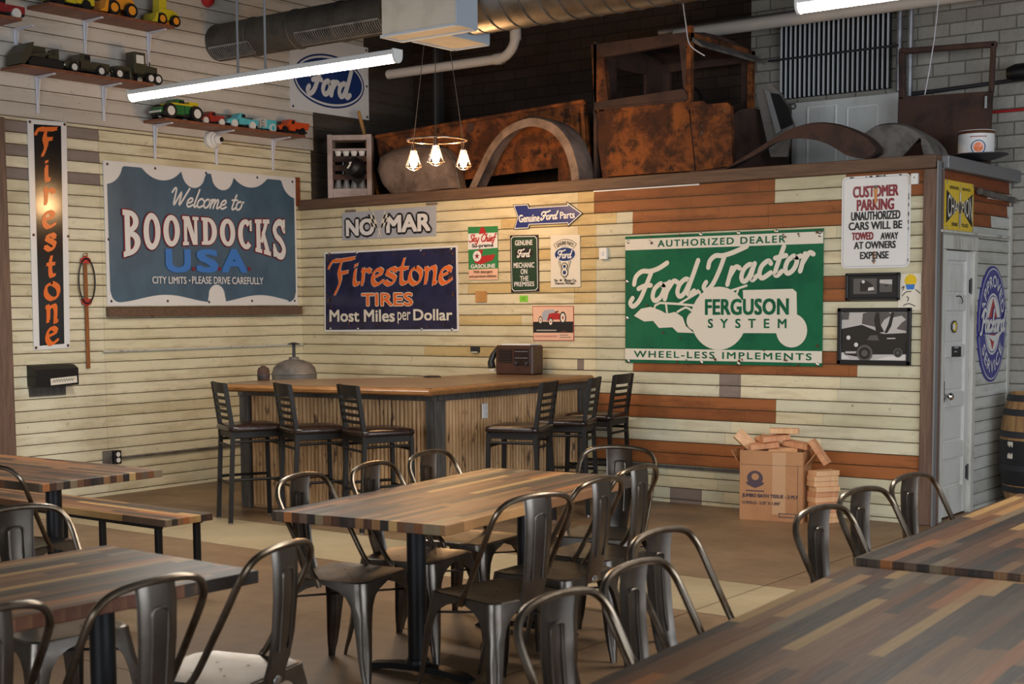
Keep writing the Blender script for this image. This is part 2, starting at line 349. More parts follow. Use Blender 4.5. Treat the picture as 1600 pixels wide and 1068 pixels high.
# ---------------------------------------------------------------- lettering
_tc = {}
def text_mesh(body, bold=0.0, space=1.0):
    key = (body, round(bold, 4), space)
    if key in _tc: return _tc[key]
    cu = bpy.data.curves.new('lettering', 'FONT'); cu.body = body; cu.offset = bold; cu.resolution_u = 3; cu.fill_mode = 'FRONT'; cu.space_character = space
    o = bpy.data.objects.new('lettering', cu); COL.objects.link(o); dg = bpy.context.evaluated_depsgraph_get(); dg.update()
    ev = o.evaluated_get(dg); me = ev.to_mesh()
    V = [(v.co.x, v.co.y) for v in me.vertices]; Fs = [tuple(p.vertices) for p in me.polygons]
    ev.to_mesh_clear(); bpy.data.objects.remove(o); bpy.data.curves.remove(cu)
    _tc[key] = (V, Fs); return V, Fs
GLY = {  # hand-drawn script alphabet: advance, strokes
 'a': (.56, [[(.44, .42), (.28, .5), (.1, .38), (.06, .15), (.18, 0), (.34, .1), (.44, .42)], [(.47, .5), (.42, .15), (.5, 0), (.64, .1)]]),
 'c': (.46, [[(.42, .4), (.3, .5), (.1, .38), (.06, .15), (.2, 0), (.48, .12)]]),
 'd': (.58, [[(.44, .42), (.28, .5), (.1, .38), (.06, .15), (.18, 0), (.34, .1), (.45, .42)], [(.6, 1.0), (.52, .6), (.43, .15), (.52, 0), (.66, .1)]]),
 'e': (.44, [[(.04, .2), (.3, .27), (.38, .42), (.26, .5), (.08, .36), (.06, .12), (.2, 0), (.46, .12)]]),
 'f': (.4, [[(.46, .92), (.36, 1.0), (.27, .8), (.2, .2), (.1, -.3), (0, -.25)], [(.05, .5), (.4, .52)]]),
 'h': (.54, [[(.22, 1.0), (.08, 0)], [(.1, .25), (.3, .5), (.4, .42), (.36, .1), (.44, 0), (.56, .1)]]),
 'i': (.26, [[(.14, .5), (.08, .12), (.16, 0), (.28, .1)], [(.18, .7), (.19, .74)]]),
 'k': (.48, [[(.22, 1), (.08, 0)], [(.42, .48), (.14, .22), (.3, .12), (.4, 0), (.5, .06)]]),
 'l': (.26, [[(.26, 1.0), (.12, .2), (.16, 0), (.3, .1)]]),
 'm': (.7, [[(.1, .5), (.04, 0)], [(.08, .25), (.22, .5), (.3, .42), (.26, 0)], [(.3, .25), (.44, .5), (.53, .42), (.5, .08), (.56, 0), (.7, .1)]]),
 'n': (.52, [[(.1, .5), (.04, 0)], [(.08, .25), (.24, .5), (.34, .42), (.3, .08), (.38, 0), (.52, .1)]]),
 'o': (.48, [[(.26, .5), (.08, .38), (.05, .14), (.18, 0), (.36, .1), (.42, .34), (.26, .5), (.38, .44), (.52, .46)]]),
 'r': (.4, [[(.1, .5), (.04, 0)], [(.08, .25), (.24, .5), (.4, .44)]]),
 't': (.34, [[(.24, .85), (.1, .15), (.18, 0), (.34, .1)], [(0, .54), (.38, .56)]]),
 'y': (.5, [[(.1, .5), (.08, .2), (.2, .05), (.4, .2)], [(.48, .5), (.34, -.2), (.16, -.35), (.06, -.2)]]),
 'F': (.62, [[(-.12, .62), (-.1, .85), (.1, .98), (.4, .94), (.7, .98), (.98, 1.1)], [(.46, .92), (.34, .5), (.2, .1), (0, -.06), (-.14, .06), (-.08, .2)], [(.08, .46), (.3, .52), (.52, .5)]]),
 'T': (.62, [[(-.1, .65), (-.08, .86), (.1, .98), (.4, .94), (.8, .98), (1.25, 1.08)], [(.46, .92), (.36, .5), (.2, .1), (0, -.06), (-.14, .06), (-.08, .2)]]),
 'W': (.98, [[(-.12, .75), (0, .98), (.12, .9), (.16, .05), (.5, .8), (.52, .05), (.98, 1.02)]]),
 'P': (.56, [[(.25, .95), (.1, 0), (-.1, -.1)], [(-.05, .7), (.2, 1.0), (.55, .98), (.66, .75), (.45, .48), (.2, .48)]]),
 'S': (.56, [[(.6, .85), (.45, 1), (.25, .85), (.3, .6), (.5, .35), (.42, .06), (.2, 0), (.02, .15)]]),
 'C': (.6, [[(.65, .8), (.5, 1), (.2, .8), (.08, .4), (.2, .05), (.45, 0), (.65, .2)]]),
 ' ': (.35, []),
}
GOTH = {  # broad-nib alphabet
 'F': (.72, [[(-.16, .7), (-.02, .96), (.2, .98), (.5, 1.02), (.78, 1.06)], [(.34, .98), (.24, .6), (.3, .2), (.22, -.1), (.12, -.34)], [(.24, .48), (.55, .52)]]),
 'i': (.3, [[(.12, .6), (.1, .14), (.2, .02), (.28, .1)], [(.1, .76), (.18, .8)]]),
 'r': (.42, [[(.08, .62), (.12, .5), (.1, .02)], [(.12, .42), (.24, .6), (.38, .5)]]),
 'e': (.46, [[(.06, .28), (.34, .42), (.36, .52), (.22, .6), (.06, .42), (.06, .14), (.2, 0), (.42, .16)]]),
 's': (.46, [[(.4, .5), (.28, .62), (.08, .46), (.38, .24), (.22, 0), (.02, .12)]]),
 't': (.38, [[(.2, .95), (.14, .6), (.14, .14), (.24, .02), (.36, .1)], [(0, .6), (.34, .6)]]),
 'o': (.5, [[(.24, .62), (.07, .46), (.07, .16), (.24, 0), (.41, .16), (.41, .46), (.24, .62)]]),
 'n': (.54, [[(.06, .6), (.12, .5), (.1, .02)], [(.12, .44), (.3, .62), (.4, .5), (.38, .02), (.46, .06)]]),
}
def strokes(word, table=GLY, shear=.25, adv=1.0, vertical=None):
    out, x, y = [], 0.0, 0.0
    for ch in word:
        a, S = table[ch]
        for st in S: out.append([(px+x+(py*shear), py+y) for px, py in st])
        if vertical: y -= vertical
        else: x += a*adv
    return out
def fit_strokes(S, box, keep=False):
    xs = [p[0] for s in S for p in s]; ys = [p[1] for s in S for p in s]; u0, v0, u1, v1 = box
    kx = (u1-u0)/(max(xs)-min(xs)); ky = (v1-v0)/(max(ys)-min(ys))
    if keep: kx = ky = min(kx, ky)
    return [[(u0+(p[0]-min(xs))*kx, v0+(p[1]-min(ys))*ky) for p in s] for s in S]
class Sign:
    """flat sign on a wall: local x to the right along the wall, local -y out of the wall, local z up"""
    def __init__(s, name, label, plane, corners, X=0.0, cat='sign', group=None):
        s.plane, s.X = plane, X
        W_ = [s.raw(*c) for c in corners]
        s.cu = sum(w[0] for w in W_)/len(W_); s.cv = sum(w[1] for w in W_)/len(W_)
        if plane == 'P': loc, rz = (s.cu, X, s.cv), 0.0
        else: loc, rz = (X, s.cu, s.cv), PI/2
        s.o = thing(name, label, cat, loc, rz, group); s.corners = [s.uv(*c) for c in corners]; s.mbs = {}; s.lift = 0.0
    def raw(s, x, y):
        if s.plane == 'P': w = ony(x, y, s.X); return w.x, w.z
        w = onx(x, y, s.X); return w.y, w.z
    def uv(s, x, y): a = s.raw(x, y); return a[0]-s.cu, a[1]-s.cv
    def box(s, x0, y0, x1, y1):
        """pixel corners top-left, bottom-right to a local rectangle"""
        xm, ym = (x0+x1)/2, (y0+y1)/2; return (s.uv(x0, ym)[0], s.uv(xm, y1)[1], s.uv(x1, ym)[0], s.uv(xm, y0)[1])
    def mb(s, part): return s.mbs.setdefault(part, (MB(), []))
    def mi(s, part, mat):
        L = s.mbs[part][1]
        if mat not in L: L.append(mat)
        return L.index(mat)
    def up(s, k=1):
        """every coat of paint lies a hair above the last"""
        s.lift += .00006*k; return s.lift
    def slab(s, poly, mat, d0=0.0, d1=.008, part='panel'):
        m, _ = s.mb(part); m.prism(poly, -d1, -d0, s.mi(part, mat)); return s
    def fill(s, poly, mat, d=.0095, part='lettering'):
        m, _ = s.mb(part); d += s.up(); m.add([(u, -d, v) for u, v in poly], [tuple(range(len(poly)))], s.mi(part, mat)); return s
    def ring(s, outer, inner, mat, d=.009, part='border'):
        m, _ = s.mb(part); n = len(outer)
        m.add([(u, -d, v) for u, v in outer]+[(u, -d, v) for u, v in inner], [(i, (i+1) % n, n+(i+1) % n, n+i) for i in range(n)], s.mi(part, mat)); return s
    def own(s, part):
        if part is not None: return part
        s.count = getattr(s, 'count', 0)+1; return 'lettering#%d' % s.count
    def text(s, body, box, mat, bold=0.0, d=.0105, warp=None, part=None, space=1.0, grow=0.0):
        part = s.own(part)
        V, Fs = text_mesh(body, 0.0, space); m, _ = s.mb(part)
        x0 = min(p[0] for p in V); x1 = max(p[0] for p in V); y0 = min(p[1] for p in V); y1 = max(p[1] for p in V); u0, v0, u1, v1 = box or (0, 0, 1, 1)
        out = []
        for x, y in V:
            a, b = (x-x0)/(x1-x0), (y-y0)/(y1-y0)
            out.append(warp(a, b) if warp else (u0+a*(u1-u0), v0+b*(v1-v0)))
        hgt = max(v for _, v in out)-min(v for _, v in out) if not warp else .5*(v1-v0)*.12
        w = bold*1.35*hgt if not warp else bold*.09
        offs = [(0, 0)]
        if w > 0: offs = [(-w, w*.7), (w, w*.7), (-w, -w*.7), (w, -w*.7), (0, 0)]
        if grow: offs = [((w+grow)*math.cos(k*PI/6), (w*.7+grow)*math.sin(k*PI/6)) for k in range(12)]
        for ou, ov in offs:
            dd = d+s.up(); m.add([(u+ou, -dd, v+ov) for u, v in out], Fs, s.mi(part, mat))
        return s
    def ink(s, S, w, mat, d=.0105, part=None, per=5, nib=None):
        """strokes as round-ended ribbons, or with a slanted broad nib"""
        part = s.own(part)
        m, _ = s.mb(part); k = s.mi(part, mat); d += s.lift
        for st in S:
            d += s.up(2)-s.lift+.00012
            P = [p.to_2d() for p in smooth_path([(a, b, 0) for a, b in st], per)]
            if nib is not None:
                n = Vector((math.cos(nib), math.sin(nib)))*w/2
                for i_, (p, q) in enumerate(zip(P[:-1], P[1:])): m.add([(a.x, -d+.00005+.00005*(i_ % 2), a.y) for a in (p-n, q-n, q+n, p+n)], [(0, 1, 2, 3)], k)
            ww = w*.42 if nib is not None else w
            L, Rr = [], []
            for i, p in enumerate(P):
                t = P[min(i+1, len(P)-1)]-P[max(i-1, 0)]; t = t.normalized() if t.length > 1e-9 else Vector((1, 0)); nn = Vector((-t.y, t.x))*ww/2; L.append(p+nn); Rr.append(p-nn)
            for i in range(len(P)-1): m.add([(a.x, -d, a.y) for a in (L[i], Rr[i], Rr[i+1], L[i+1])], [(0, 1, 2, 3)], k)
            for e in (P[0], P[-1]): m.add([(e.x+math.cos(j*PI/4)*ww/2, -d-.00005, e.y+math.sin(j*PI/4)*ww/2) for j in range(8)], [tuple(range(8))], k)
        return s
    def disc(s, c, r, mat, d=.0095, part='lettering', n=24, ry=None):
        return s.fill([(c[0]+r*math.cos(2*PI*k/n), c[1]+(ry or r)*math.sin(2*PI*k/n)) for k in range(n)], mat, d, part)
    def screws(s, pts, mat='steel', r=.012):
        for u, v in pts:
            m = MB(); m.lathe([(r, 0), (r, .004), (r*.6, .008), (0.0, .0085)], (u, -.008, v), 12, 0, 'y'); 
            m.v = [Vector((p.x, -.008-(p.y+.008), p.z)) for p in m.v]
            m.build('screw', mat, s.o)
    def done(s):
        for part, (m, mats) in s.mbs.items(): m.build(part.split('#')[0], mats, s.o, smooth=0)
        return s.o
def rrect(u0, v0, u1, v1, r, n=5):
    P = []
    for cx, cy, a0 in ((u1-r, v1-r, 0), (u0+r, v1-r, PI/2), (u0+r, v0+r, PI), (u1-r, v0+r, 1.5*PI)):
        for k in range(n+1): a = a0+PI/2*k/n; P.append((cx+r*math.cos(a), cy+r*math.sin(a)))
    return P
def inset(poly, d):
    n = len(poly); out = []
    A = sum(poly[i][0]*poly[(i+1) % n][1]-poly[(i+1) % n][0]*poly[i][1] for i in range(n)); sg = 1 if A > 0 else -1
    for i in range(n):
        p0, p1, p2 = Vector(poly[i-1]), Vector(poly[i]), Vector(poly[(i+1) % n])
        a = (p1-p0).normalized(); b = (p2-p1).normalized(); na = Vector((-a.y, a.x))*sg; nb = Vector((-b.y, b.x))*sg
        k = (na+nb); q = k.length_squared; out.append(tuple(p1+k*(2*d/q) if q > .1 else p1+na*d))
    return out
def ell(c, a, b, n=40): return [(c[0]+a*math.cos(2*PI*k/n), c[1]+b*math.sin(2*PI*k/n)) for k in range(n)]
def ford_oval(s, c, a, b, blue='deepblue', white='signwhite', d=.0095, rim=.07):
    s.fill(ell(c, a, b), white, d, 'emblem'); s.fill(ell(c, a*(1-rim), b*(1-rim*1.6)), blue, d+.001, 'emblem')
    s.ink(fit_strokes(strokes('Ford', shear=.18), (c[0]-a*.68, c[1]-b*.55, c[0]+a*.66, c[1]+b*.58)), b*.17, white, d+.002)
# ---------------------------------------------------------------- room shell
PX_END = 6.275; DOORX = 6.352; YB = 1.72; ZC = 5.2
def board_rows(segs_of, z_off, pitch, z_max, place, u0, u1, rng_seed, dark=5):
    """lapped boards; segs_of(k, zc) -> [(u0, u1, material slot)]"""
    m = MB(); k = -1
    while True:
        z0 = max(0.0, z_off+k*pitch); z1 = min(z_max, z_off+(k+1)*pitch)
        if z0 >= z_max: break
        if z1 > z0+.002:
            g = min(.007, (z1-z0)*.4)
            for a, b, mi in segs_of(k, (z0+z1)/2):
                q = [(a, 0.0, z0), (b, 0.0, z0), (b, .005, z1-g), (a, .005, z1-g)]
                m.add([place(*p) for p in q], [(0, 1, 2, 3)], mi)
            m.add([place(*p) for p in ((u0, .005, z1-g), (u1, .005, z1-g), (u1, .014, z1-g), (u0, .014, z1-g))], [(0, 1, 2, 3)], dark)
            m.add([place(*p) for p in ((u0, .014, z1-g), (u1, .014, z1-g), (u1, .014, z1), (u0, .014, z1))], [(0, 1, 2, 3)], dark)
            m.add([place(*p) for p in ((u0, .014, z1), (u1, .014, z1), (u1, 0.0, z1), (u0, 0.0, z1))], [(0, 1, 2, 3)], dark)
        k += 1
    return m
def cut(segs, a, b, mi):
    out = []
    for u0, u1, m in segs:
        if u1 <= a or u0 >= b: out.append((u0, u1, m)); continue
        if u0 < a: out.append((u0, a-.0015, m))
        out.append((max(a, u0), min(b, u1), mi))
        if u1 > b: out.append((b+.0015, u1, m))
    return out
# partition, the boarded front of the store room (plane y = 0)
over = [(3.451, 6.275, 2.371, 2.535, 1), (3.83, 5.674, 2.184, 2.371, 1), (5.05, 5.674, 2.184, 2.371, 1), (5.104, 5.675, 2.34, 2.54, 4), (3.834, 5.784, 1.064, 1.16, 1), (5.2, 5.72, 1.623, 1.815, 1), (5.2, 5.72, 1.064, 1.25, 1),
        (3.473, 5.127, .688, .88, 1), (3.466, 6.286, .314, .505, 1), (4.636, 4.823, .875, 1.07, 2), (4.189, 4.48, 0, .14, 2), (3.279, 3.344, 1.03, 1.16, 2), (3.25, 3.47, 1.62, 1.82, 3)]
rp = random.Random(3)
def segs_p(k, zc):
    S = [(0.0, PX_END, 0)]; S = cut(S, 3.47, PX_END, 4)
    if k % 3 == 0: x = rp.uniform(.6, 2.8); S = cut(S, x, x+rp.uniform(.5, 1.2), 3)
    x = rp.uniform(3.8, 5.2); S = cut(S, x, x+rp.uniform(.3, .9), 0)
    if 1.7 < zc < 2.54: S = cut(S, 3.29, 3.47, 3)
    for a, b, z0, z1, mi in over:
        if z0 <= zc <= z1: S = cut(S, a, b, mi)
    return S
MT['cream3_x'] = siding('tan_boards', srgb(214, 190, 138), srgb(198, 174, 122), srgb(128, 98, 56), 'x', chip=srgb(60, 46, 30))
m = board_rows(segs_p, .0335, .0935, 2.56, lambda u, d, z: (u, d, z), 0, PX_END, 3)
m.box((PX_END/2, .07, 1.28), (PX_END, .10, 2.56), 5)
struct(fixnormals(m.build('wall_back', ['cream_x', 'pine_x', 'grey_x', 'cream3_x', 'pale_x', 'groove'], smooth=0)))
m = MB(); m.box((PX_END/2+.05, .06, 2.602), (PX_END+.08, .20, .094), b=.006); struct(m.build('trim_1', 'beam', smooth=0))
m = MB(); m.box((6.327, .03, 1.275), (.105, .12, 2.55), b=.006); struct(m.build('trim_2', 'beam_v', smooth=0))
m = MB(); m.box((6.363, .105, 1.3), (.02, .03, 2.6)); m.box((6.383, -.012, 1.3), (.012, .06, 2.6)); struct(m.build('trim_3', 'strip', smooth=0))
# low metal rail and caulk line on the partition
m = MB(); m.box((4.4, -.006, .292), (2.0, .012, .026)); struct(m.build('trim_4', 'bar_post', smooth=0))
m = MB(); m.box((3.95, -.004, 2.549), (1.0, .008, .012)); struct(m.build('trim_10', 'white', smooth=0))
p_ = ony(685, 150, 1.45); m = MB(); m.box((p_.x, 1.45, (2.65+ZC)/2), (.075, .075, ZC-2.65)); struct(m.build('trim_11', 'deck', smooth=0))
# left wall (plane x = 0), runs on behind the partition
def segs_l(k, zc):
    S = [(-6.5, YB, 0)]; S = cut(S, -6.5, -2.365, 1)
    if zc > 2.62: S = cut(S, 0.16, YB, 4)  # boards above the loft take the painted-in shade tone
    for a, b, z0, z1, mi in ((-3.31, -2.36, 3.06, 3.13, 2), (-3.31, -2.36, 2.86, 2.95, 2), (-3.31, -2.36, 2.67, 2.74, 2), (-2.95, -2.9, .55, .62, 2), (-1.86, -1.83, 1.53, 1.62, 2)):
        if z0 <= zc <= z1: S = cut(S, a, b, mi)
    return S
def segs_u(k, zc):
    S = [(-6.5, YB, 0)]; S = cut(S, .2 if zc < 3.5 else .95, YB, 4); return S  # painted shade starts further back on the highest courses
m = board_rows(segs_l, .0335, .0935, 3.15, lambda u, d, z: (-d, u, z), -6.5, YB, 4)
# upper courses are wider
m2 = MB()
zz = 3.15
while zz < ZC-.01:
    z1 = min(ZC, zz+.116)
    for a, b, mi in segs_u(0, zz):
        m2.add([(0, a, zz), (0, b, zz), (-.004, b, z1-.006), (-.004, a, z1-.006)], [(0, 1, 2, 3)], 3 if mi == 0 else mi)
    m2.add([(-.004, -6.5, z1-.006), (-.004, YB, z1-.006), (-.014, YB, z1-.006), (-.014, -6.5, z1-.006)], [(0, 1, 2, 3)], 5)
    m2.add([(-.014, -6.5, z1-.006), (-.014, YB, z1-.006), (-.014, YB, z1), (-.014, -6.5, z1)], [(0, 1, 2, 3)], 5)
    m2.add([(-.014, -6.5, z1), (-.014, YB, z1), (0, YB, z1), (0, -6.5, z1)], [(0, 1, 2, 3)], 5)
    zz = z1
m.v_off = len(m.v); b = len(m.v); m.v += m2.v; m.f += [[i+b for i in f] for f in m2.f]; m.m += m2.m
m.box((-.07, -2.4, ZC/2), (.10, 8.2, ZC), 5)
struct(fixnormals(m.build('wall_left', ['cream_y', 'cream2_y', 'grey_y', 'white_y', 'shaded_y', 'groove'], smooth=0)))
m = MB(); m.box((.03, -3.39, 1.56), (.10, .16, 3.12), b=.006); struct(m.build('trim_5', 'beam_v', smooth=0))
m = MB(); m.box((.012, -.045, 2.73), (.024, .05, .28)); struct(m.build('trim_6', 'pine_y', smooth=0))
# side wall of the store room with the door opening (plane x = DOORX)
DY0, DY1, DZ = .205, .80, 1.99
def segs_d(k, zc):
    S = [(.12, YB-.06, 0)]
    if zc < DZ+.09: S = [(DY1+.075, YB-.06, 0)]
    for a, b, z0, z1 in ((.12, 1.62, 2.36, 2.56), (.8, 1.58, 2.24, 2.37), (.12, 1.2, 2.1, 2.4)):
        if zc > 2.2 and z0 <= zc <= z1: S = cut(S, a, b, 1)
    return S
m = MB()
for k in range(28):
    z0 = max(0, .0335+(k-1)*.0935); z1 = min(2.56, .0335+k*.0935)
    if z1 <= z0: continue
    for a, b_, mi in segs_d(k, (z0+z1)/2):
        m.add([(DOORX, a, z0), (DOORX, b_, z0), (DOORX-.006, b_, z1-.006), (DOORX-.006, a, z1-.006)], [(0, 1, 2, 3)], mi)
    a = DY1+.07 if z1 < DZ+.09 else .12
    m.add([(DOORX-.006, a, z1-.006), (DOORX-.006, YB-.06, z1-.006), (DOORX-.016, YB-.06, z1-.006), (DOORX-.016, a, z1-.006)], [(0, 1, 2, 3)], 2)
    m.add([(DOORX-.016, a, z1-.006), (DOORX-.016, YB-.06, z1-.006), (DOORX-.016, YB-.06, z1), (DOORX-.016, a, z1)], [(0, 1, 2, 3)], 2)
    m.add([(DOORX-.016, a, z1), (DOORX-.016, YB-.06, z1), (DOORX, YB-.06, z1), (DOORX, a, z1)], [(0, 1, 2, 3)], 2)
m.box((DOORX-.07, (DY1+.07+YB)/2, 1.28), (.10, YB-DY1-.07, 2.56), 2); m.box((DOORX-.07, .47, 2.32), (.10, .7, .48), 2)
m.box((DOORX-.03, YB-.05, 1.2), (.075, .05, 2.33), 3)
struct(fixnormals(m.build('wall_right', ['wash_y', 'pine_y', 'groove', 'jamb'], smooth=0)))
m = MB(); m.box((DOORX-.01, .9, 2.602), (.14, 1.62, .094), b=.006); struct(m.build('trim_7', 'strip', smooth=0))
m = MB(); m.box((DOORX+.004, 1.36, 2.425), (.02, .5, .05)); struct(m.build('trim_8', 'white', smooth=0))
# door frame
m = MB()
m.box((DOORX-.01, DY0-.035, DZ/2), (.05, .07, DZ), b=.004); m.box((DOORX-.01, DY1+.035, DZ/2), (.05, .07, DZ), b=.004); m.box((DOORX-.008, (DY0+DY1)/2, DZ+.052), (.05, DY1-DY0+.14, .10), b=.004)
m.box((DOORX+.012, .8, DZ+.125), (.05, 1.5, .02), b=.004)
struct(m.build('trim_9', 'jamb', smooth=0))
# the door: stiles, five stacked panels, hinges, knob
dr = bpy.data.objects.new('door_1', None); COL.objects.link(dr); dr.location = (DOORX-.03, (DY0+DY1)/2, 0); dr['kind'] = 'structure'
m = MB(); yl, yh = DY0+.004, DY1-.004; X0 = DOORX-.03
zb = [.02, .30, .42, .70, .82, 1.06, 1.14, 1.40, 1.48, 1.84, 1.985]
pz = [(onx(1497, 407, X0).z, onx(1497, 461, X0).z), (onx(1495, 485, X0).z, onx(1495, 538, X0).z), (onx(1493, 557, X0).z, onx(1493, 612, X0).z), (onx(1490, 634, X0).z, onx(1490, 690, X0).z), (onx(1488, 714, X0).z, onx(1488, 760, X0).z)]
m.box((X0-.012, (yl+yh)/2, 1.0), (.016, yh-yl, 1.97))
for ya, yb in ((yl, yl+.085), (yh-.085, yh)): m.box((X0, (ya+yb)/2, 1.0), (.034, yb-ya, 1.97), b=.003)
edges = [1.985]+[z for p in pz for z in p]+[.015]
for i in range(0, len(edges)-1, 2):
    zt, zb_ = edges[i], edges[i+1]; m.box((X0, (yl+yh)/2, (zt+zb_)/2), (.033, yh-yl-.17, zt-zb_), b=.004)
m.build('leaf', 'door', dr, True, smooth=0)
for zt, zb_ in pz:
    m = MB(); m.box((X0-.004, (yl+yh)/2, (zt+zb_)/2), (.014, yh-yl-.22, zt-zb_-.05), b=.006); m.build('panel', 'door', dr, True, smooth=0)
m = MB(); kp = onx(1481, 619, X0+.05); m.lathe([(.012, 0), (.012, .03), (.026, .04), (.03, .055), (.022, .07), (0, .072)], (X0+.017, kp.y, kp.z), 16, 0, 'x'); m.build('knob', 'chrome', dr, True)
m = MB(); m.box((X0+.018, kp.y-.002, kp.z+.03), (.006, .035, .16), b=.002); m.build('lock_plate', 'hoop', dr, True, smooth=0)
for zz in (onx(1520, 447, X0).z, onx(1511, 735, X0).z):
    m = MB(); m.tube([(X0+.02, DY1-.002, zz-.06), (X0+.02, DY1-.002, zz+.06)], .009); m.box((X0+.016, DY1-.02, zz), (.004, .04, .1)); m.build('hinge', 'hoop', dr, True)
m = MB(); hk = onx(1500, 467, X0+.03); m.tube(smooth_path([(X0+.02, hk.y-.05, hk.z+.02), (X0+.025, hk.y+.03, hk.z+.02), (X0+.04, hk.y+.03, hk.z-.02), (X0+.05, hk.y-.02, hk.z-.03)]), .004, 6); m.build('hook', 'hoop', dr, True)
# back wall: dark bricks behind the truck, grey painted bricks to the right
m = MB(); m.add([(-.1, YB, 2.0), (4.0, YB, 2.0), (4.0, YB, ZC), (-.1, YB, ZC)], [(0, 1, 2, 3)], 0); m.add([(4.0, YB, 0), (14.2, YB, 0), (14.2, YB, ZC), (4.0, YB, ZC)], [(0, 1, 2, 3)], 1)
m.box((7, YB+.16, ZC/2), (14.6, .3, ZC), 1); struct(m.build('wall_far', ['brick_dark', 'brick_grey'], smooth=0))
# loft deck over the store room
m = MB(); m.box((3.2, .93, 2.60), (6.3, 1.52, .06)); struct(m.build('floor_loft', 'rust_dark', smooth=0))
# floor: slabs with joints
m = MB(); xs = [-.1, 6.40, 14.2]; ys = [-17.2, -8.9, -6.05, -3.53, -2.69, YB]
for i in range(2):
    for j in range(5):
        mi = 1 if j == 3 else 0; g = .006
        m.add([(xs[i]+g*(i > 0), ys[j]+g, 0), (xs[i+1], ys[j]+g, 0), (xs[i+1], ys[j+1], 0), (xs[i]+g*(i > 0), ys[j+1], 0)], [(0, 1, 2, 3)], mi)
m.box((7, -7.7, -.056), (14.4, 19.2, .1), 2)
struct(m.build('floor', ['floor', 'floor_light', 'joint'], smooth=0))
m = MB(); m.box((7, -7.7, ZC+.05), (14.4, 19.2, .1)); 
for k in range(72): m.box((k*.2, -7.7, ZC-.02), (.08, 19, .04))
struct(m.build('ceiling', 'deck', smooth=0))
# remaining walls of the hall, with the glazed door bays that let the day in
MT['plaster'] = plain('grey_plaster', srgb(150, 144, 134), .8)
m = MB()
for x0, x1, z0, z1 in ((-.2, 4.2, 0, ZC), (11.8, 14.2, 0, ZC), (4.2, 11.8, 3.4, ZC), (4.2, 11.8, 0, .5)): m.box(((x0+x1)/2, -17.15, (z0+z1)/2), (x1-x0, .2, z1-z0))
struct(m.build('wall_front', 'plaster', smooth=0))
m = MB()
for y0, y1, z0, z1 in ((-17.2, -9.8, 0, ZC), (-2.2, YB, 0, ZC), (-9.8, -2.2, 3.4, ZC), (-9.8, -2.2, 0, .5)): m.box((14.1, (y0+y1)/2, (z0+z1)/2), (.2, y1-y0, z1-z0))
struct(m.build('wall_east', 'plaster', smooth=0))
m = MB(); m.box((-.07, -11.9, ZC/2), (.1, 10.8, ZC)); struct(m.build('wall_left_rear', 'plaster', smooth=0))
# ---------------------------------------------------------------- signs on the left wall
s = Sign('enamel_sign', 'tall narrow black enamel sign with orange gothic letters stacked downwards', 'L', [(42, 186), (103, 191), (108.5, 543), (52, 547)])
c = s.corners; s.slab(c[::-1], 'signwhite'); inn = [(c[0][0]+.055, c[0][1]-.035), (c[1][0]-.055, c[1][1]-.035), (c[2][0]-.055, c[2][1]+.035), (c[3][0]+.055, c[3][1]+.035)]
s.fill(inn[::-1], 'blackenamel', .009, 'field')
ly = [(228, 62), (282, 26), (322, 30), (345, 30), (387, 34), (422, 38), (461, 33), (498, 33), (534, 30)]
for ch, (x0, y0, x1, y1) in zip('Firestone', [(53, 198, 89, 245), (69, 250, 78, 284), (67, 293, 86, 321), (66, 329, 87, 357), (67, 364, 87, 392), (71, 399, 86, 433), (69, 440, 91, 469), (70, 475, 90, 504), (71, 510, 91, 539)]):
    s.ink(fit_strokes(strokes(ch, GOTH, .0), s.box(x0+2, y0+2, x1-2, y1-2)), .052 if ch != 'F' else .06, 'orange', .0105, nib=.75)
s.screws([(p[0]+dx, p[1]+dy) for p, dx, dy in zip(c, (.02, -.02, -.02, .02), (-.02, -.02, .02, .02))]+[(c[0][0]+.02, 0), (c[1][0]-.02, 0)], 'rustspot'); s.done()
s = Sign('town_sign', 'large slate blue welcome sign with scalloped white border', 'L', [(160, 251), (460, 276), (465.5, 476.5), (165, 478.5)])
hw, hh = (s.corners[1][0]-s.corners[0][0])/2, (s.corners[0][1]-s.corners[3][1])/2
s.slab([(-hw, -hh), (hw, -hh), (hw, hh), (-hw, hh)], 'signwhite', 0, .012)
# slate field with scooped edges
top = []; bot = []
def sc(u):  # lower edge of the top scallops
    best = hh-.035
    for cu, r, cv in ((-hw, .20, hh), (-hw+.62, .30, hh+.17), (-hw+.98, .135, hh-.04), (-hw+1.32, .135, hh-.04), (-hw+1.66, .30, hh+.17), (hw, .20, hh)):
        q = r*r-(u-cu)**2
        if q > 0: best = min(best, cv-math.sqrt(q))
    return best
for k in range(121): u = -hw+.03+(2*hw-.06)*k/120; top.append((u, sc(u)))
for k in range(121):
    u = -hw+.03+(2*hw-.06)*k/120; x = (u+hw)/(2*hw); v = -hh+.062+.034*math.cos((x-.28)*2*PI*2); e = min(u+hw-.03, hw-.03-u)
    if e < .10: v = -hh+.03+.10-math.sqrt(max(0, .01-(.10-e)**2))+.0
    q = .10**2-(u-(-hw+1.22))**2
    if q > 0: v = max(v, -hh+.09+math.sqrt(q))
    bot.append((u, v))
for k in range(120): s.fill([bot[k], bot[k+1], top[k+1], top[k]], 'slate', .0135, 'field')
D = .0150
s.ink(fit_strokes(strokes('Welcome to', shear=.3), s.box(267, 297, 378, 325)), .018, 'signwhite', D)
bu = s.box(187, 327, 446, 408)
def arch(yt, yb):
    def f(a, b):
        u = bu[0]+a*(bu[2]-bu[0]); t = (a-.5)*2
        vt = yt(t); vb = yb(t); return u, vb+b*(vt-vb)
    return f
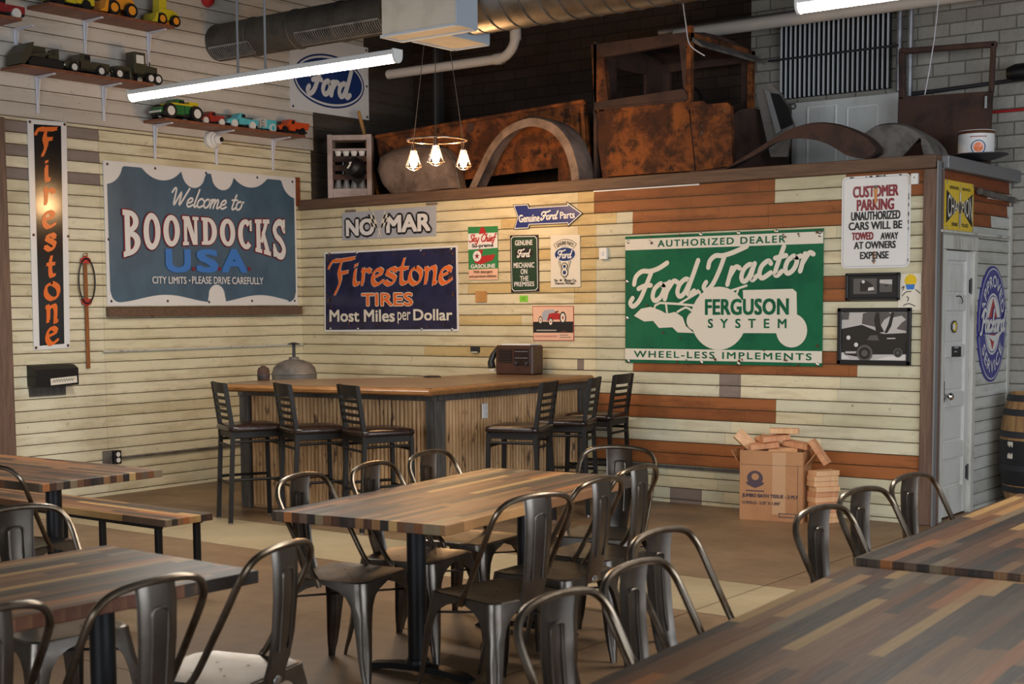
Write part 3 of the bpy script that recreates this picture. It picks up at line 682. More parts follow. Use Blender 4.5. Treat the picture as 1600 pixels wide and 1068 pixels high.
vt0 = s.uv(187, 328)[1]; vtm = s.uv(316, 332)[1]; vb0 = s.uv(187, 405)[1]; vbm = s.uv(316, 381)[1]; vt1 = s.uv(446, 338)[1]; vb1 = s.uv(446, 408)[1]
vtm_, vbm_ = (vt0+vt1)/2-.04, (vb0+vb1)/2+.14
tf = lambda g: (lambda t: vtm_+.03*t*t+g); bf = lambda g: (lambda t: vbm_-.14*t*t-g)
def arc(cx, cy, ro, ri, a0, a1, n=14):
    """thick elliptical arc as a strip of quads; ro, ri = (rx, ry)"""
    A = [math.radians(a0+(a1-a0)*k/n) for k in range(n+1)]; f = lambda r, a: (cx+r[0]*math.cos(a), cy+r[1]*math.sin(a))
    return [[f(ri, A[k]), f(ro, A[k]), f(ro, A[k+1]), f(ri, A[k+1])] for k in range(n)]
R4 = lambda x0, y0, x1, y1: [(x0, y0), (x1, y0), (x1, y1), (x0, y1)]
def ribbon(P, w):
    P = [p.to_2d() for p in smooth_path([(a, b, 0) for a, b in P], 4)]; out = []
    N = [(P[min(i+1, len(P)-1)]-P[max(i-1, 0)]).normalized() for i in range(len(P))]
    for i in range(len(P)-1): a, b = P[i], P[i+1]; na, nb = Vector((-N[i].y, N[i].x*.62))*w/2, Vector((-N[i+1].y, N[i+1].x*.62))*w/2; out.append([tuple(a-na), tuple(b-nb), tuple(b+nb), tuple(a+na)])
    return out
SLAB = {
 'B': [R4(.10, 0, .40, 1), R4(0, .88, .42, 1), R4(0, 0, .42, .12)]+arc(.40, .755, (.50, .245), (.18, .125), -90, 90)+arc(.40, .27, (.58, .27), (.24, .145), -90, 90),
 'O': arc(.5, .5, (.5, .5), (.19, .33), 0, 360, 28),
 'N': [R4(.08, 0, .27, 1), R4(.72, 0, .91, 1), [(.10, 1), (.42, 1), (.91, 0), (.62, 0)], R4(0, .88, .30, 1), R4(0, 0, .36, .12), R4(.62, .88, 1.0, 1)],
 'D': [R4(.10, 0, .40, 1), R4(0, .88, .42, 1), R4(0, 0, .42, .12)]+arc(.40, .5, (.58, .5), (.26, .36), -90, 90, 18),
 'C': arc(.52, .5, (.5, .5), (.19, .33), 48, 318, 24)+[R4(.80, .62, .95, .97)],
 'K': [R4(.08, 0, .36, 1), R4(0, .88, .46, 1), R4(0, 0, .46, .12), [(.34, .34), (.50, .30), (.90, .92), (.66, .92)], [(.44, .60), (.58, .74), (1.0, .08), (.70, .08)], R4(.54, .88, 1.0, 1), R4(.58, 0, 1.06, .12)],
 'S': ribbon([(.84, .74), (.68, .90), (.40, .91), (.18, .76), (.28, .58), (.60, .46), (.82, .28), (.66, .10), (.34, .09), (.12, .26)], .27)+[R4(.78, .66, .92, .99), R4(.06, .01, .20, .36)],
}
def slab_word(word, mat, d, off=(0, 0)):
    n = len(word); w = 1.0/n; A = arch(tf(0), bf(0)); s.lift += .0004
    m, _ = s.mb('headline'); k = s.mi('headline', mat)
    for i, ch in enumerate(word):
        for q, P in enumerate(SLAB[ch]):
            if len(P) == 4:   # follow the arch with a few slices
                n_ = 3; L = [tuple(Vector(P[0]).lerp(Vector(P[3]), t/n_)) for t in range(n_+1)]; R_2 = [tuple(Vector(P[1]).lerp(Vector(P[2]), t/n_)) for t in range(n_+1)]
                V = [A(i*w+.008+p[0]*(w-.016), p[1]) for p in L+R_2]; dd = d+s.lift+.00004*(q % 6)
                m.add([(u+off[0], -dd, v+off[1]) for u, v in V], [(t, n_+1+t, n_+2+t, t+1) for t in range(n_)], k)
for a in range(8): slab_word('BOONDOCKS', 'darkred', D-.0004*a, (.011*math.cos(a*PI/4), .011*math.sin(a*PI/4)))
slab_word('BOONDOCKS', 'signwhite', D+.0006)
for ch, x0, x1 in (('U', 258, 293), ('S', 306, 336), ('A', 345, 381)): s.text(ch, s.box(x0, 391, x1, 424), 'sky', .06, D)
for x in (299.5, 339.5, 386.5): s.disc(s.uv(x, 420), .018, 'darkred', D)
s.text('CITY LIMITS', s.box(235, 432, 288, 443), 'signwhite', .012, D); s.disc(s.uv(293, 438), .009, 'ivory', D); s.text('PLEASE DRIVE CAREFULLY', s.box(297, 432.5, 408, 443.5), 'signwhite', .012, D)
s.screws([(-hw+.04, hh-.03), (-hw+.55, hh-.03), (0, hh-.03), (hw-.5, hh-.03), (hw-.04, hh-.04), (-hw+.03, -.05), (hw-.03, -.05), (-hw+.04, -hh+.04), (-hw+.65, -hh+.04), (0, -hh+.03), (hw-.6, -hh+.04), (hw-.04, -hh+.04)], 'hoop'); s.done()
a, b_ = onx(165, 479), onx(466, 477); zl = onx(165, 495).z
o = MB(); o.box((.03, (a.y+b_.y)/2, (a.z+zl)/2-.003), (.06, b_.y-a.y, a.z-zl-.008), b=.004); tag(o.build('ledge_board', 'beam', smooth=0), 'brown timber ledge fixed along the bottom of the slate blue welcome sign', 'ledge')
s = Sign('oval_logo_sign', 'white square sign with blue oval script logo high up by the back wall', 'L', [(452.5, 68), (575, 75), (575, 187.5), (452.5, 170)])
c = s.corners; hw = (c[1][0]-c[0][0])/2; v1 = max(c[0][1], c[1][1]); v0 = c[3][1]; s.slab([(-hw, v0), (hw, v0), (hw, v1), (-hw, v1)], 'signwhite')
cc = s.uv(514, 127); ax = s.uv(568, 134)[0]-cc[0]; s.fill(ell(cc, ax, .262, 48), 'deepblue', .009, 'emblem'); s.fill(ell(cc, ax*.965, .243, 48), 'signwhite', .0098, 'emblem'); s.fill(ell(cc, ax*.93, .222, 48), 'deepblue', .0106, 'emblem')
s.ink(fit_strokes(strokes('Ford', shear=.18), (cc[0]-ax*.62, cc[1]-.15, cc[0]+ax*.62, cc[1]+.16)), .052, 'signwhite', .0115)
s.screws([(-hw+.03, v1-.03), (hw-.03, v1-.03), (-hw+.03, v0+.03), (hw-.03, v0+.03), (-hw+.03, 0), (hw-.03, 0)], 'hoop'); s.done()
# ---------------------------------------------------------------- signs on the partition
s = Sign('shop_sign', 'grey shop sign with white block capitals and two crossed checkered flags', 'P', [(535.5, 333), (682, 321), (682, 368), (536, 375)])
c = s.corners; s.slab(c[::-1], 'silver'); 
for w, mat, bd, g, d in ((0, 'ink', .05, .021, .0095), (0, 'signwhite', .05, 0, .0115)):
    s.text('NO', s.box(543, 343, 585, 367), mat, bd, d, grow=g); s.text('MAR', s.box(606, 336, 673, 361), mat, bd, d, grow=g)
for sg in (-1, 1):
    cx, cy = s.uv(594, 351); q = .055
    s.ink([[(cx-sg*.02, cy-.115), (cx+sg*.075, cy+.125)]], .010, 'ivory', .0118)
    s.fill([(cx+sg*.018, cy-.03), (cx+sg*.10, cy-.01), (cx+sg*.125, cy+.09), (cx+sg*.06, cy+.10)], 'ivory', .0122)
    for i in range(3):
        for j in range(3):
            if (i+j) % 2 == 0:
                P = lambda a, b: (cx+sg*(.018+.045*b+.078*a), cy-.03+.12*b+.015*a); a0, a1, b0, b1 = i/3, (i+1)/3, j/3, (j+1)/3
                s.fill([P(a0, b0), P(a1, b0), P(a1, b1), P(a0, b1)], 'ink', .0128)
m_ = s.done()
for k, x in enumerate((548, 675)):
    p = ony(x, 331-k*11); o = MB(); o.box((p.x, -.004, p.z+.01), (.13, .008, .022)); o.build('mount_strip', 'grey_x', s.o, True, smooth=0)
s = Sign('enamel_sign', 'wide navy enamel tire sign with large orange gothic lettering', 'P', [(507.5, 394), (715.5, 383), (717.5, 517), (508, 518)])
c = s.corners; s.slab(c[::-1], 'signwhite'); s.fill(inset(c[::-1], .018), 'navy', .009, 'field')
fb = fit_strokes(strokes('Firestone', GOTH, .06), s.box(515, 401, 707, 458)); s.ink(fb, .066, 'ivory', .0102, nib=.7); s.ink(fb, .054, 'orange', .0112, nib=.7)
s.text('TIRES', s.box(567, 458, 646, 477), 'ivory', .03, .0102, grow=.007); s.text('TIRES', s.box(567, 458, 646, 477), 'orange', .03, .0112)
s.text('Most Miles', s.box(517, 484, 618, 502), 'ivory', .03); s.ink([[(a+.12*(b), b) for a, b in st] for st in []], .01, 'ivory'); s.text('per', s.box(623, 487, 643, 506), 'ivory', .01); s.text('Dollar', s.box(648, 483, 708, 500), 'ivory', .03)
rs = random.Random(5)
for k in range(26):
    e = rs.random(); hw, hh = .80, .36
    p = (rs.uniform(-hw, hw), rs.choice((-hh, hh))*rs.uniform(.85, 1)) if e < .5 else (rs.choice((-hw, hw))*rs.uniform(.9, 1.0), rs.uniform(-hh, hh)); r = rs.uniform(.006, .018)
    s.fill([(p[0]+r*rs.uniform(.5, 1.2)*math.cos(q*PI/4), p[1]+r*rs.uniform(.5, 1.2)*math.sin(q*PI/4)) for q in range(8)], 'rustspot', .0118, 'chips')
s.screws([(x, y) for x in (-.76, -.4, .4, .76) for y in (.36, -.36)], 'steel', .014); s.done()
s = Sign('gasoline_sign', 'small green and white gasoline sign with red star emblem', 'P', [(732, 354.5), (778, 353), (779, 436.5), (733.5, 437)])
c = s.corners; s.slab(c[::-1], 'tex_green'); s.fill([s.uv(732, 365), s.uv(732.5, 390), s.uv(778.5, 387), s.uv(778.2, 363)], 'signwhite', .0092, 'field')
s.fill([s.uv(733.5, 421), s.uv(733.6, 437), s.uv(779, 436.5), s.uv(779, 419)], 'pink', .0092, 'field')
s.fill([s.uv(752, 355), s.uv(757, 354.5), s.uv(761, 364), s.uv(749, 366)], 'red', .0096, 'emblem'); s.fill([s.uv(749, 390), s.uv(756, 390), s.uv(753, 400), s.uv(775, 397), s.uv(771, 406), s.uv(752, 413), s.uv(742, 410)], 'red', .0096, 'emblem')
cc = s.uv(746.5, 400); s.disc(cc, .047, 'signwhite', .0104, 'emblem'); s.disc(cc, .041, 'signwhite', .0108, 'emblem')
s.fill([(cc[0]+(.030 if k % 2 == 0 else .012)*math.sin(k*PI/5), cc[1]+(.030 if k % 2 == 0 else .012)*math.cos(k*PI/5)) for k in range(10)][::-1], 'darkred', .0114, 'emblem')
s.ink(fit_strokes(strokes('Sky Chief', shear=.2), s.box(734, 365.5, 777, 381)), .011, 'red', .0104); s.text('Su-preme', s.box(739, 380.5, 772, 387.5), 'ink', .03, .0104); s.text('GASOLINE', s.box(737, 412.5, 775, 418.5), 'signwhite', .04, .0104)
s.text('With detergent', s.box(741, 422, 771, 428), 'rustspot', .01, .0104); s.text('and petroleum additives', s.box(735, 429, 777, 434.5), 'rustspot', .01, .0104); s.done()
s = Sign('arrow_sign', 'blue arrow shaped sign pointing right with white lettering', 'P', [(801, 319), (911, 333), (866, 354), (804, 358)])
A = [s.uv(*p) for p in ((802, 319.5), (826, 318), (828, 323.5), (886.5, 319.5), (886, 314.5), (911.5, 333), (888, 354.5), (887, 349.5), (828.5, 352), (827, 357.5), (803, 358.5), (809, 339))][::-1]
s.slab(A, 'ink'); s.fill(inset(A, .006), 'signwhite', .0088, 'border'); s.fill(inset(A, .013), 'blue', .0096, 'field')
s.text('Genuine', s.box(812, 335, 844, 346.5), 'signwhite', .03); s.ink(fit_strokes(strokes('Ford', shear=.2), s.box(846, 329, 873, 343)), .013, 'signwhite'); s.text('Parts', s.box(876.5, 330.5, 899, 341), 'signwhite', .03); s.done()
s = Sign('garage_sign', 'small dark green garage sign with blue oval and white capitals', 'P', [(797.5, 367.5), (841.5, 366.5), (843, 455), (799.5, 457)])
c = s.corners; P = c[::-1]
def chamf(P, r):
    out = []
    for i in range(4):
        p0, p1, p2 = Vector(P[i-1]), Vector(P[i]), Vector(P[(i+1) % 4]); out += [tuple(p1+(p0-p1).normalized()*r), tuple(p1+(p2-p1).normalized()*r)]
    return out
s.slab(P, 'ink'); s.fill(chamf(inset(P, .010), .022), 'signwhite', .0088, 'border'); s.fill(chamf(inset(P, .016), .02), 'dkgreen', .0096, 'field')
ford_oval(s, s.uv(819.8, 395.5), .103, .062, 'ink')
for w, x0, y0, x1, y1 in (('GENUINE', 806, 375, 833, 383), ('MECHANIC', 804, 410, 836, 418), ('ON', 815, 420, 825, 428), ('THE', 814, 431, 827, 438.5), ('PREMISES', 805, 440, 836, 447)): s.text(w, s.box(x0, y0, x1, y1), 'signwhite', .02)
s.done()
s = Sign('parts_sign', 'small white parts sign with blue oval above a number eight', 'P', [(861, 367.5), (906.5, 366.5), (907.5, 448), (861.5, 449)])
c = s.corners; s.slab(c[::-1], 'ivory'); cc = s.uv(883.8, 397); R0 = .165
band = lambda r0, r1, a: [(cc[0]+r1*math.sin(t), cc[1]-.055+r1*math.cos(t)) for t in [(-a+2*a*k/10) for k in range(11)]]+[(cc[0]+r0*math.sin(t), cc[1]-.055+r0*math.cos(t)) for t in [(a-2*a*k/10) for k in range(11)]]
s.fill(band(.118, .183, .72)[::-1], 'ink', .0088, 'border'); s.fill(band(.123, .178, .69)[::-1], 'ivory', .0094, 'field')
s.text('GENUINE PARTS', None, 'ink', .01, .0104, warp=lambda a, b: (cc[0]+(.135+.032*b)*math.sin(-.6+1.2*a), cc[1]-.055+(.135+.032*b)*math.cos(-.6+1.2*a)))
ford_oval(s, cc, .112, .064)
e0 = s.uv(883.3, 416); e1 = s.uv(883.3, 425.5)
s.ink([[(e0[0]-.055, e0[1]+.04), (e0[0], e1[1]-.07), (e0[0]+.055, e0[1]+.04)]], .02, 'ink', .0098, per=1); s.ink([[(e0[0]-.055, e0[1]+.04), (e0[0], e1[1]-.07), (e0[0]+.055, e0[1]+.04)]], .010, 'ivory', .0102, per=1)
for e, r in ((e0, .026), (e1, .032)): s.disc(e, r+.007, 'ink', .0106, 'emblem'); s.disc(e, r, 'ivory', .011, 'emblem'); s.disc(e, r*.55, 'deepblue', .0114, 'emblem')
s.text('The', s.box(867, 436, 872.5, 440), 'ink', .02); s.disc(s.uv(877.5, 437.7), .013, 'ink', .0104, ry=.008); s.text('Motor Co.', s.box(883.5, 435.5, 902, 440), 'ink', .02); s.text('Detroit, Michigan', s.box(869, 440.5, 899.5, 445), 'ink', .02); s.done()
s = Sign('tractor_poster', 'small poster of a red and grey tractor on a black band', 'P', [(832, 478), (896.5, 478), (897, 532), (834, 532)], cat='poster')
c = s.corners; s.slab(c[::-1], 'red', 0, .003); s.fill(inset(c[::-1], .005), 'pink', .0036, 'field'); s.fill([s.uv(833.5, 519.5), s.uv(896, 519.5), s.uv(896, 502), s.uv(833.5, 502.5)], 'ink', .004, 'field')
def wheel(x, y, r, ry):
    cc = s.uv(x, y); s.disc(cc, r, 'ink', .0046, 'picture', ry=ry); s.disc(cc, r*.7, 'ivory', .005, 'picture', ry=ry*.74); s.disc(cc, r*.25, 'red', .0054, 'picture', ry=ry*.27)
s.fill([s.uv(*p) for p in ((849, 500), (847, 490), (851, 484), (866, 483), (868, 488), (858, 490), (855, 501))][::-1], 'silver', .0044, 'picture'); s.fill([s.uv(*p) for p in ((855, 501), (855, 492), (861, 488.5), (875, 489), (876, 499), (866, 499))][::-1], 'red', .0042, 'picture')
s.fill([s.uv(*p) for p in ((867, 487), (873, 485), (873, 487), (868, 489))][::-1], 'ink', .005, 'picture'); wheel(845, 500, .022, .035); wheel(861, 502.5, .024, .036); wheel(880, 496, .034, .052)
s.ink([[s.uv(839+k*1.0, 516.5-(1.6 if k % 2 else 0)) for k in range(32)]], .0035, 'ivory', .005); s.ink([[s.uv(837+k*1.1, 526-(2.6 if k % 3 == 0 else 0)) for k in range(32)]], .003, 'red', .005)
s.ink([[s.uv(875+k, 523.5-(.8 if k % 2 else 0)) for k in range(14)], [s.uv(875+k, 527-(.8 if k % 2 else 0)) for k in range(19)]], .003, 'ink', .005)
s.fill([s.uv(*p) for p in ((874, 519.5), (882, 515.5), (888, 519.5))], 'rustspot', .0045, 'picture'); s.done()
s = Sign('tractor_sign', 'large glossy green tractor dealer sign with white machine silhouette', 'P', [(977.5, 370), (1287, 357), (1285, 571.5), (979, 566)])
hw, hh = .872, .516; cu_, cv_ = 0, 0
s.slab([(-hw, -hh), (hw, -hh), (hw, hh), (-hw, hh)], 'green', 0, .01)
D = .0115
vb = lambda y0, y1: (s.uv(978, y0)[1], s.uv(978, y1)[1])
v1, v0 = s.uv(978, 374)[1], s.uv(978, 391)[1]; s.fill([(-hw, v0), (hw, v0), (hw, v1), (-hw, v1)], 'ivory', .0107, 'field')
w1, w0 = s.uv(979, 544)[1], s.uv(979, 561)[1]; s.fill([(-hw, w0), (hw, w0), (hw, w1), (-hw, w1)], 'ivory', .0107, 'field')
s.text('AUTHORIZED DEALER', (s.uv(1029, 380)[0], v0+.018, s.uv(1228, 380)[0], v1-.018), 'green', .025, .0122, space=1.25)
s.text('WHEEL-LESS IMPLEMENTS', (s.uv(992, 550)[0], w0+.02, s.uv(1269, 550)[0], w1-.018), 'green', .025, .0122, space=1.25)
fd = fit_strokes(strokes('Ford', shear=.22), s.box(986, 408, 1092, 476)); fd = [[(u, v+(.16*(u-fd[0][0][0]))) for u, v in st] for st in fd]
s.ink(fit_strokes(fd, s.box(986, 408, 1092, 478)), .039, 'ivory', D)
td = strokes('Tractor', shear=.22, adv=1.18); td = [[(u, v+.14*u) for u, v in st] for st in td]; s.ink(fit_strokes(td, s.box(1101, 384, 1272, 452)), .038, 'ivory', D)
# machine silhouette
def rect_(x0, y0, x1, y1, d=.0108): b = s.box(x0, y0, x1, y1); s.fill([(b[0], b[1]), (b[2], b[1]), (b[2], b[3]), (b[0], b[3])], 'ivory', d, 'silhouette')
cw = s.uv(1124, 497); s.disc(cw, .248, 'ivory', .0108, 'silhouette', 40); s.disc(s.uv(1238, 516), .129, 'ivory', .0109, 'silhouette', 32); s.disc(s.uv(1087, 501), .075, 'ivory', .0109, 'silhouette'); rect_(1120, 468, 1218, 520); 
s.fill([s.uv(*p) for p in ((1165, 520), (1162, 453), (1240, 451), (1246, 456), (1247, 520))], 'ivory', .0109, 'silhouette')
s.fill([s.uv(*p) for p in ((992, 493), (1003, 482), (1018, 479), (1034, 485), (1043, 490), (1056, 487), (1068, 495), (1073, 509), (1086, 520), (1060, 519), (1052, 511), (1031, 512), (1022, 501), (1008, 502))][::-1], 'ivory', .0108, 'silhouette')
s.ink([[s.uv(*p) for p in st] for st in (((1024, 481), (1033, 473), (1086, 477)), ((1086, 459), (1092, 453), (1096, 462), (1087, 478)), ((1063, 474), (1092, 457)), ((1042, 473), (1044, 490)), ((1060, 487), (1073, 480), (1082, 485)), ((1140, 455), (1168, 446)), ((1155, 452), (1152, 460)))], .018, 'ivory', .0112, 'silhouette', per=2)
s.text('FERGUSON', s.box(1104, 467, 1233, 491), 'green', .035, .0122, space=1.05); s.text('SYSTEM', s.box(1108, 498, 1230, 512), 'green', .025, .0122, space=2.2)
for k in range(30):
    p = (rs.uniform(-hw, hw), rs.choice((-hh, hh, rs.uniform(-hh, hh)))*rs.uniform(.9, .99)); r = rs.uniform(.005, .014)
    s.fill([(p[0]+r*rs.uniform(.5, 1.2)*math.cos(q*PI/4), p[1]+r*rs.uniform(.5, 1.2)*math.sin(q*PI/4)) for q in range(8)], 'rustspot', .0126, 'chips')
s.screws([s.uv(*p) for p in ((983, 378), (1096, 366), (1155, 364), (1214, 361), (1282, 367), (983, 564), (1097, 566), (1155, 568), (1278, 569), (981, 440), (981, 497))], 'steel', .015); s.done()
s = Sign('parking_sign', 'white rounded parking notice with maroon and black capitals and rust streaks', 'P', [(1322, 283), (1419, 278), (1415, 412), (1320, 411)])
c = s.corners; hw, hh = .262, .335; P = rrect(-hw, -hh, hw, hh, .04); s.slab(P, 'signwhite', 0, .006); s.ring(inset(P, .012), inset(P, .016), 'silver', .0066)
for w, mat, x0, y0, x1, y1 in (('CUSTOMER', 'darkred', 1334, 290, 1404, 307), ('PARKING', 'darkred', 1340, 311, 1397, 328), ('UNAUTHORIZED', 'ink', 1331, 330, 1407, 343), ('CARS WILL BE', 'ink', 1327, 346, 1410, 358), ('TOWED', 'darkred', 1332, 363, 1365, 374.5), ('AWAY', 'ink', 1377, 363, 1404, 373.5), ('AT OWNERS', 'ink', 1335.5, 377, 1400, 388), ('EXPENSE', 'ink', 1345, 393, 1389, 404)):
    s.text(w, s.box(x0, y0, x1, y1), mat, .03 if mat == 'ink' else .035, .0075)
MT['ruststreak'] = plain('orange_rust_streak', srgb(206, 140, 84), .6)
for x, y0, y1, w in ((1369, 294, 318, .016), (1366, 393, 412, .012)): a, b_ = s.uv(x, y0), s.uv(x, y1); s.fill([(a[0]-w, a[1]), (b_[0]-w*.5, b_[1]), (b_[0]+w*.5, b_[1]), (a[0]+w, a[1])], 'ruststreak', .0071, 'rust_streak')
for k in range(16):
    u = rs.uniform(-.2, .24); v = hh-.008 if k < 9 else rs.uniform(-.3, .2); u = u if k < 9 else hw-.012; r = rs.uniform(.004, .012)
    s.fill([(u+r*1.3*math.cos(q*PI/4), v+r*.6*math.sin(q*PI/4)) for q in range(8)] if k < 9 else [(u+r*.4*math.cos(q*PI/4), v+r*1.8*math.sin(q*PI/4)) for q in range(8)], 'ink', .0076, 'chips')
s.screws([s.uv(1369, 292), s.uv(1366, 407)], 'grey_metal', .013); s.done()
# framed photographs and paper
def framed(name, label, pts, photos, fw):
    s = Sign(name, label, 'P', pts, cat='picture'); c = s.corners; u0, u1, v0, v1 = c[0][0], c[1][0], c[3][1], c[0][1]
    P = [(u0, v0), (u1, v0), (u1, v1), (u0, v1)]; s.slab(P, 'black', 0, .012, 'mat_board')
    m = MB()
    for a, b in (((u0, v0+fw/2), (u1, v0+fw/2)), ((u0, v1-fw/2), (u1, v1-fw/2))): m.box(((a[0]+b[0])/2, -.013, a[1]), (u1-u0, .026, fw), b=.004)
    for u in (u0+fw/2, u1-fw/2): m.box((u, -.013, (v0+v1)/2), (fw, .026, v1-v0), b=.004)
    m.build('frame', 'black', s.o, smooth=0); return s
for nm, v in (('ph_dark', 44), ('ph_mid', 92), ('ph_light', 190), ('ph_hi', 216)): MT[nm] = plain('photo_grey_%d' % v, srgb(v, v-4, v-8), .35)
s = framed('framed_photo', 'wide black frame holding two small old car photographs', [(1323, 427), (1407, 424), (1407, 467), (1324, 469)], None, .02)
b = s.box(1334.5, 435, 1371, 459); s.fill([(b[0], b[1]), (b[2], b[1]), (b[2], b[3]), (b[0], b[3])], 'ph_mid', .0126, 'photo')
s.fill([s.uv(*p) for p in ((1345, 455), (1345, 441), (1352, 437), (1360, 441), (1366, 447), (1368, 455))][::-1], 'ph_dark', .0132, 'photo'); s.fill([s.uv(*p) for p in ((1357, 454), (1358, 449), (1366, 448), (1367, 453))][::-1], 'ph_hi', .0138, 'photo'); s.disc(s.uv(1350, 440), .012, 'ph_hi', .0138, 'photo')
b = s.box(1375.5, 436.5, 1395, 456); s.fill([(b[0], b[1]), (b[2], b[1]), (b[2], b[3]), (b[0], b[3])], 'ph_mid', .0126, 'photo'); v = (b[1]+b[3])/2+.02; s.fill([(b[0], v), (b[2], v-.01), (b[2], b[3]), (b[0], b[3])], 'ph_light', .0132, 'photo'); s.disc(s.uv(1386, 446), .01, 'ph_dark', .0138, 'photo', ry=.006); s.done()
s = framed('framed_photo', 'larger black frame with monochrome photograph of a dark vintage sedan under trees', [(1310.5, 481), (1425, 481), (1423, 568), (1311, 568)], None, .03)
b = s.box(1316, 487, 1417.5, 562.5); Q = lambda x, y: s.uv(1300+x/6.28, 410+y/6.28); s.fill([(b[0], b[1]), (b[2], b[1]), (b[2], b[3]), (b[0], b[3])], 'ph_light', .0126, 'photo')
def ph(pts, mat, d): s.fill([Q(*p) for p in pts][::-1], mat, d, 'photo')
ph(((100, 880), (100, 650), (300, 610), (420, 660), (500, 700), (735, 690), (735, 900)), 'ph_dark', .0130); ph(((300, 600), (310, 500), (360, 487), (560, 487), (600, 510), (520, 560), (470, 640)), 'ph_mid', .0132)
ph(((440, 690), (420, 560), (440, 487), (470, 487), (480, 600), (520, 680)), 'ph_dark', .0134); ph(((520, 690), (560, 600), (590, 487), (620, 487), (590, 620), (550, 690)), 'ph_dark', .0134); ph(((600, 540), (620, 487), (735, 487), (735, 560), (690, 520)), 'ph_mid', .0133); ph(((640, 650), (690, 590), (735, 560), (735, 670)), 'ph_mid', .0133); ph(((100, 560), (110, 487), (180, 487), (170, 560)), 'ph_mid', .0133)
ph(((130, 900), (140, 780), (250, 750), (350, 700), (470, 690), (640, 720), (700, 800), (720, 860), (700, 900), (380, 900), (300, 930)), 'ph_dark', .0140); ph(((350, 760), (380, 715), (450, 710), (470, 765)), 'ph_mid', .0144); ph(((545, 750), (550, 738), (630, 738), (630, 748)), 'ph_light', .0146); ph(((140, 890), (140, 870), (250, 870), (240, 890)), 'ph_light', .0146)
ph(((100, 945), (100, 880), (180, 940)), 'ph_hi', .0142); ph(((430, 955), (560, 920), (730, 905), (730, 955)), 'ph_hi', .0142)
for x, y, r in ((328, 888, .062), (655, 885, .034)): s.disc(Q(x, y), r, 'ph_mid', .0150, 'photo'); s.disc(Q(x, y), r*.72, 'ph_dark', .0154, 'photo'); s.disc(Q(x, y), r*.4, 'ph_mid', .0158, 'photo')
for x, y in ((245, 805), (170, 735)): s.disc(Q(x, y), .016, 'ph_hi', .0150, 'photo')
s.done()
s = Sign('pinned_drawing', 'childs crayon drawing on thin paper pinned beside the corner post', 'P', [(1408, 428), (1440, 427), (1439, 484), (1402, 484)], cat='drawing')
c = s.corners; s.slab(c[::-1], 'ivory', 0, .002, 'sheet')
s.disc(s.uv(1423, 438), .045, 'yellow', .0026, 'drawing'); s.fill([s.uv(*p) for p in ((1415, 444), (1430, 444), (1428, 452), (1417, 452))][::-1], 'sky', .0028, 'drawing'); s.ink([[s.uv(*p) for p in st] for st in (((1410, 462), (1416, 456), (1424, 455)), ((1431, 452), (1438, 458)), ((1417, 463), (1420, 466), (1418, 470)), ((1412, 477), (1420, 474), (1430, 478)), ((1409, 450), (1413, 447), (1411, 453)))], .006, 'ink', .003, 'drawing'); s.done()
def patch(name, label, cat, x0, y0, x1, y1, mat, th=.004, plane='P'):
    s = Sign(name, label, plane, [(x0, y0), (x1, y0), (x1, y1), (x0, y1)], cat=cat); c = s.corners
    m = MB(); m.box((0, -th/2, 0), (c[1][0]-c[0][0], th, c[0][1]-c[3][1]), b=min(.002, th*.3)); m.build('panel', mat, s.o, smooth=0); return s
patch('wood_square', 'small square of bare plywood below the gasoline sign', 'board', 744, 454.5, 761, 472, 'ply', .012).done()
s = patch('sticky_note', 'lime green sticky note under the dark green garage sign', 'note', 812, 461.5, 825, 471.5, 'lime', .003); s.ink([[(-.02, .01), (.02, .012)], [(-.02, -.005), (.015, -.003)]], .003, 'ink', .0036); s.done()
s = patch('light_switch', 'small white switch box to the left of the green tractor sign', 'switch', 939, 387, 950.5, 405, 'white', .03); s.slab([(-.008, -.016), (.008, -.016), (.008, .016), (-.008, .016)], 'bracket', .03, .038, 'toggle'); s.done()
s = patch('wall_sensor', 'white sensor box beside the parking notice near the corner post', 'sensor', 1425.5, 271, 1436, 288, 'white', .03); s.disc((0, .01), .008, 'silver', .0308); s.done()
s = patch('thermostat', 'little dark thermostat plate on the cream boards left of the radio', 'thermostat', 737, 541.5, 750, 550, 'hoop', .02); s.slab([(-.035, -.027), (.035, -.027), (.035, -.018), (-.035, -.018)], 'ivory', .02, .022, 'label_strip'); s.done()
# ---------------------------------------------------------------- signs beside the door
s = Sign('spark_plug_sign', 'yellow and black spark plug sign on the stained boards above the door', 'D', [(1475, 281), (1520, 287), (1520, 362), (1474, 359)], X=DOORX)
hw, hh = .295, .178; s.slab([(-hw, -hh), (hw, -hh), (hw, hh), (-hw, hh)], 'yellow')
s.fill([(-hw+.02, hh-.07), (0, 0), (-hw+.02, -hh+.045)], 'ink', .009, 'field'); s.fill([(hw-.02, hh-.075), (hw-.02, -hh+.03), (0, 0)], 'ink', .009, 'field#2')
def bow(a, b):
    u = -hw+.045+a*(2*hw-.075); t = abs(u)/hw; h = .028+.076*t; return u, -h+b*2*h-.006
s.text('CHAMPION', None, 'ivory', .004, .0105, warp=bow, space=1.0)
s.ink([[(.0, hh-.02), (.0, -hh+.015)]], .006, 'silver', .0112, 'plug'); s.ink([[(0, .09), (0, .03)]], .026, 'signwhite', .0116, 'plug', per=1); s.ink([[(0, .01), (0, -.13)]], .034, 'silver', .0116, 'plug', per=1); s.ink([[(0, .012), (0, -.03)]], .05, 'grey_metal', .0118, 'plug', per=1)
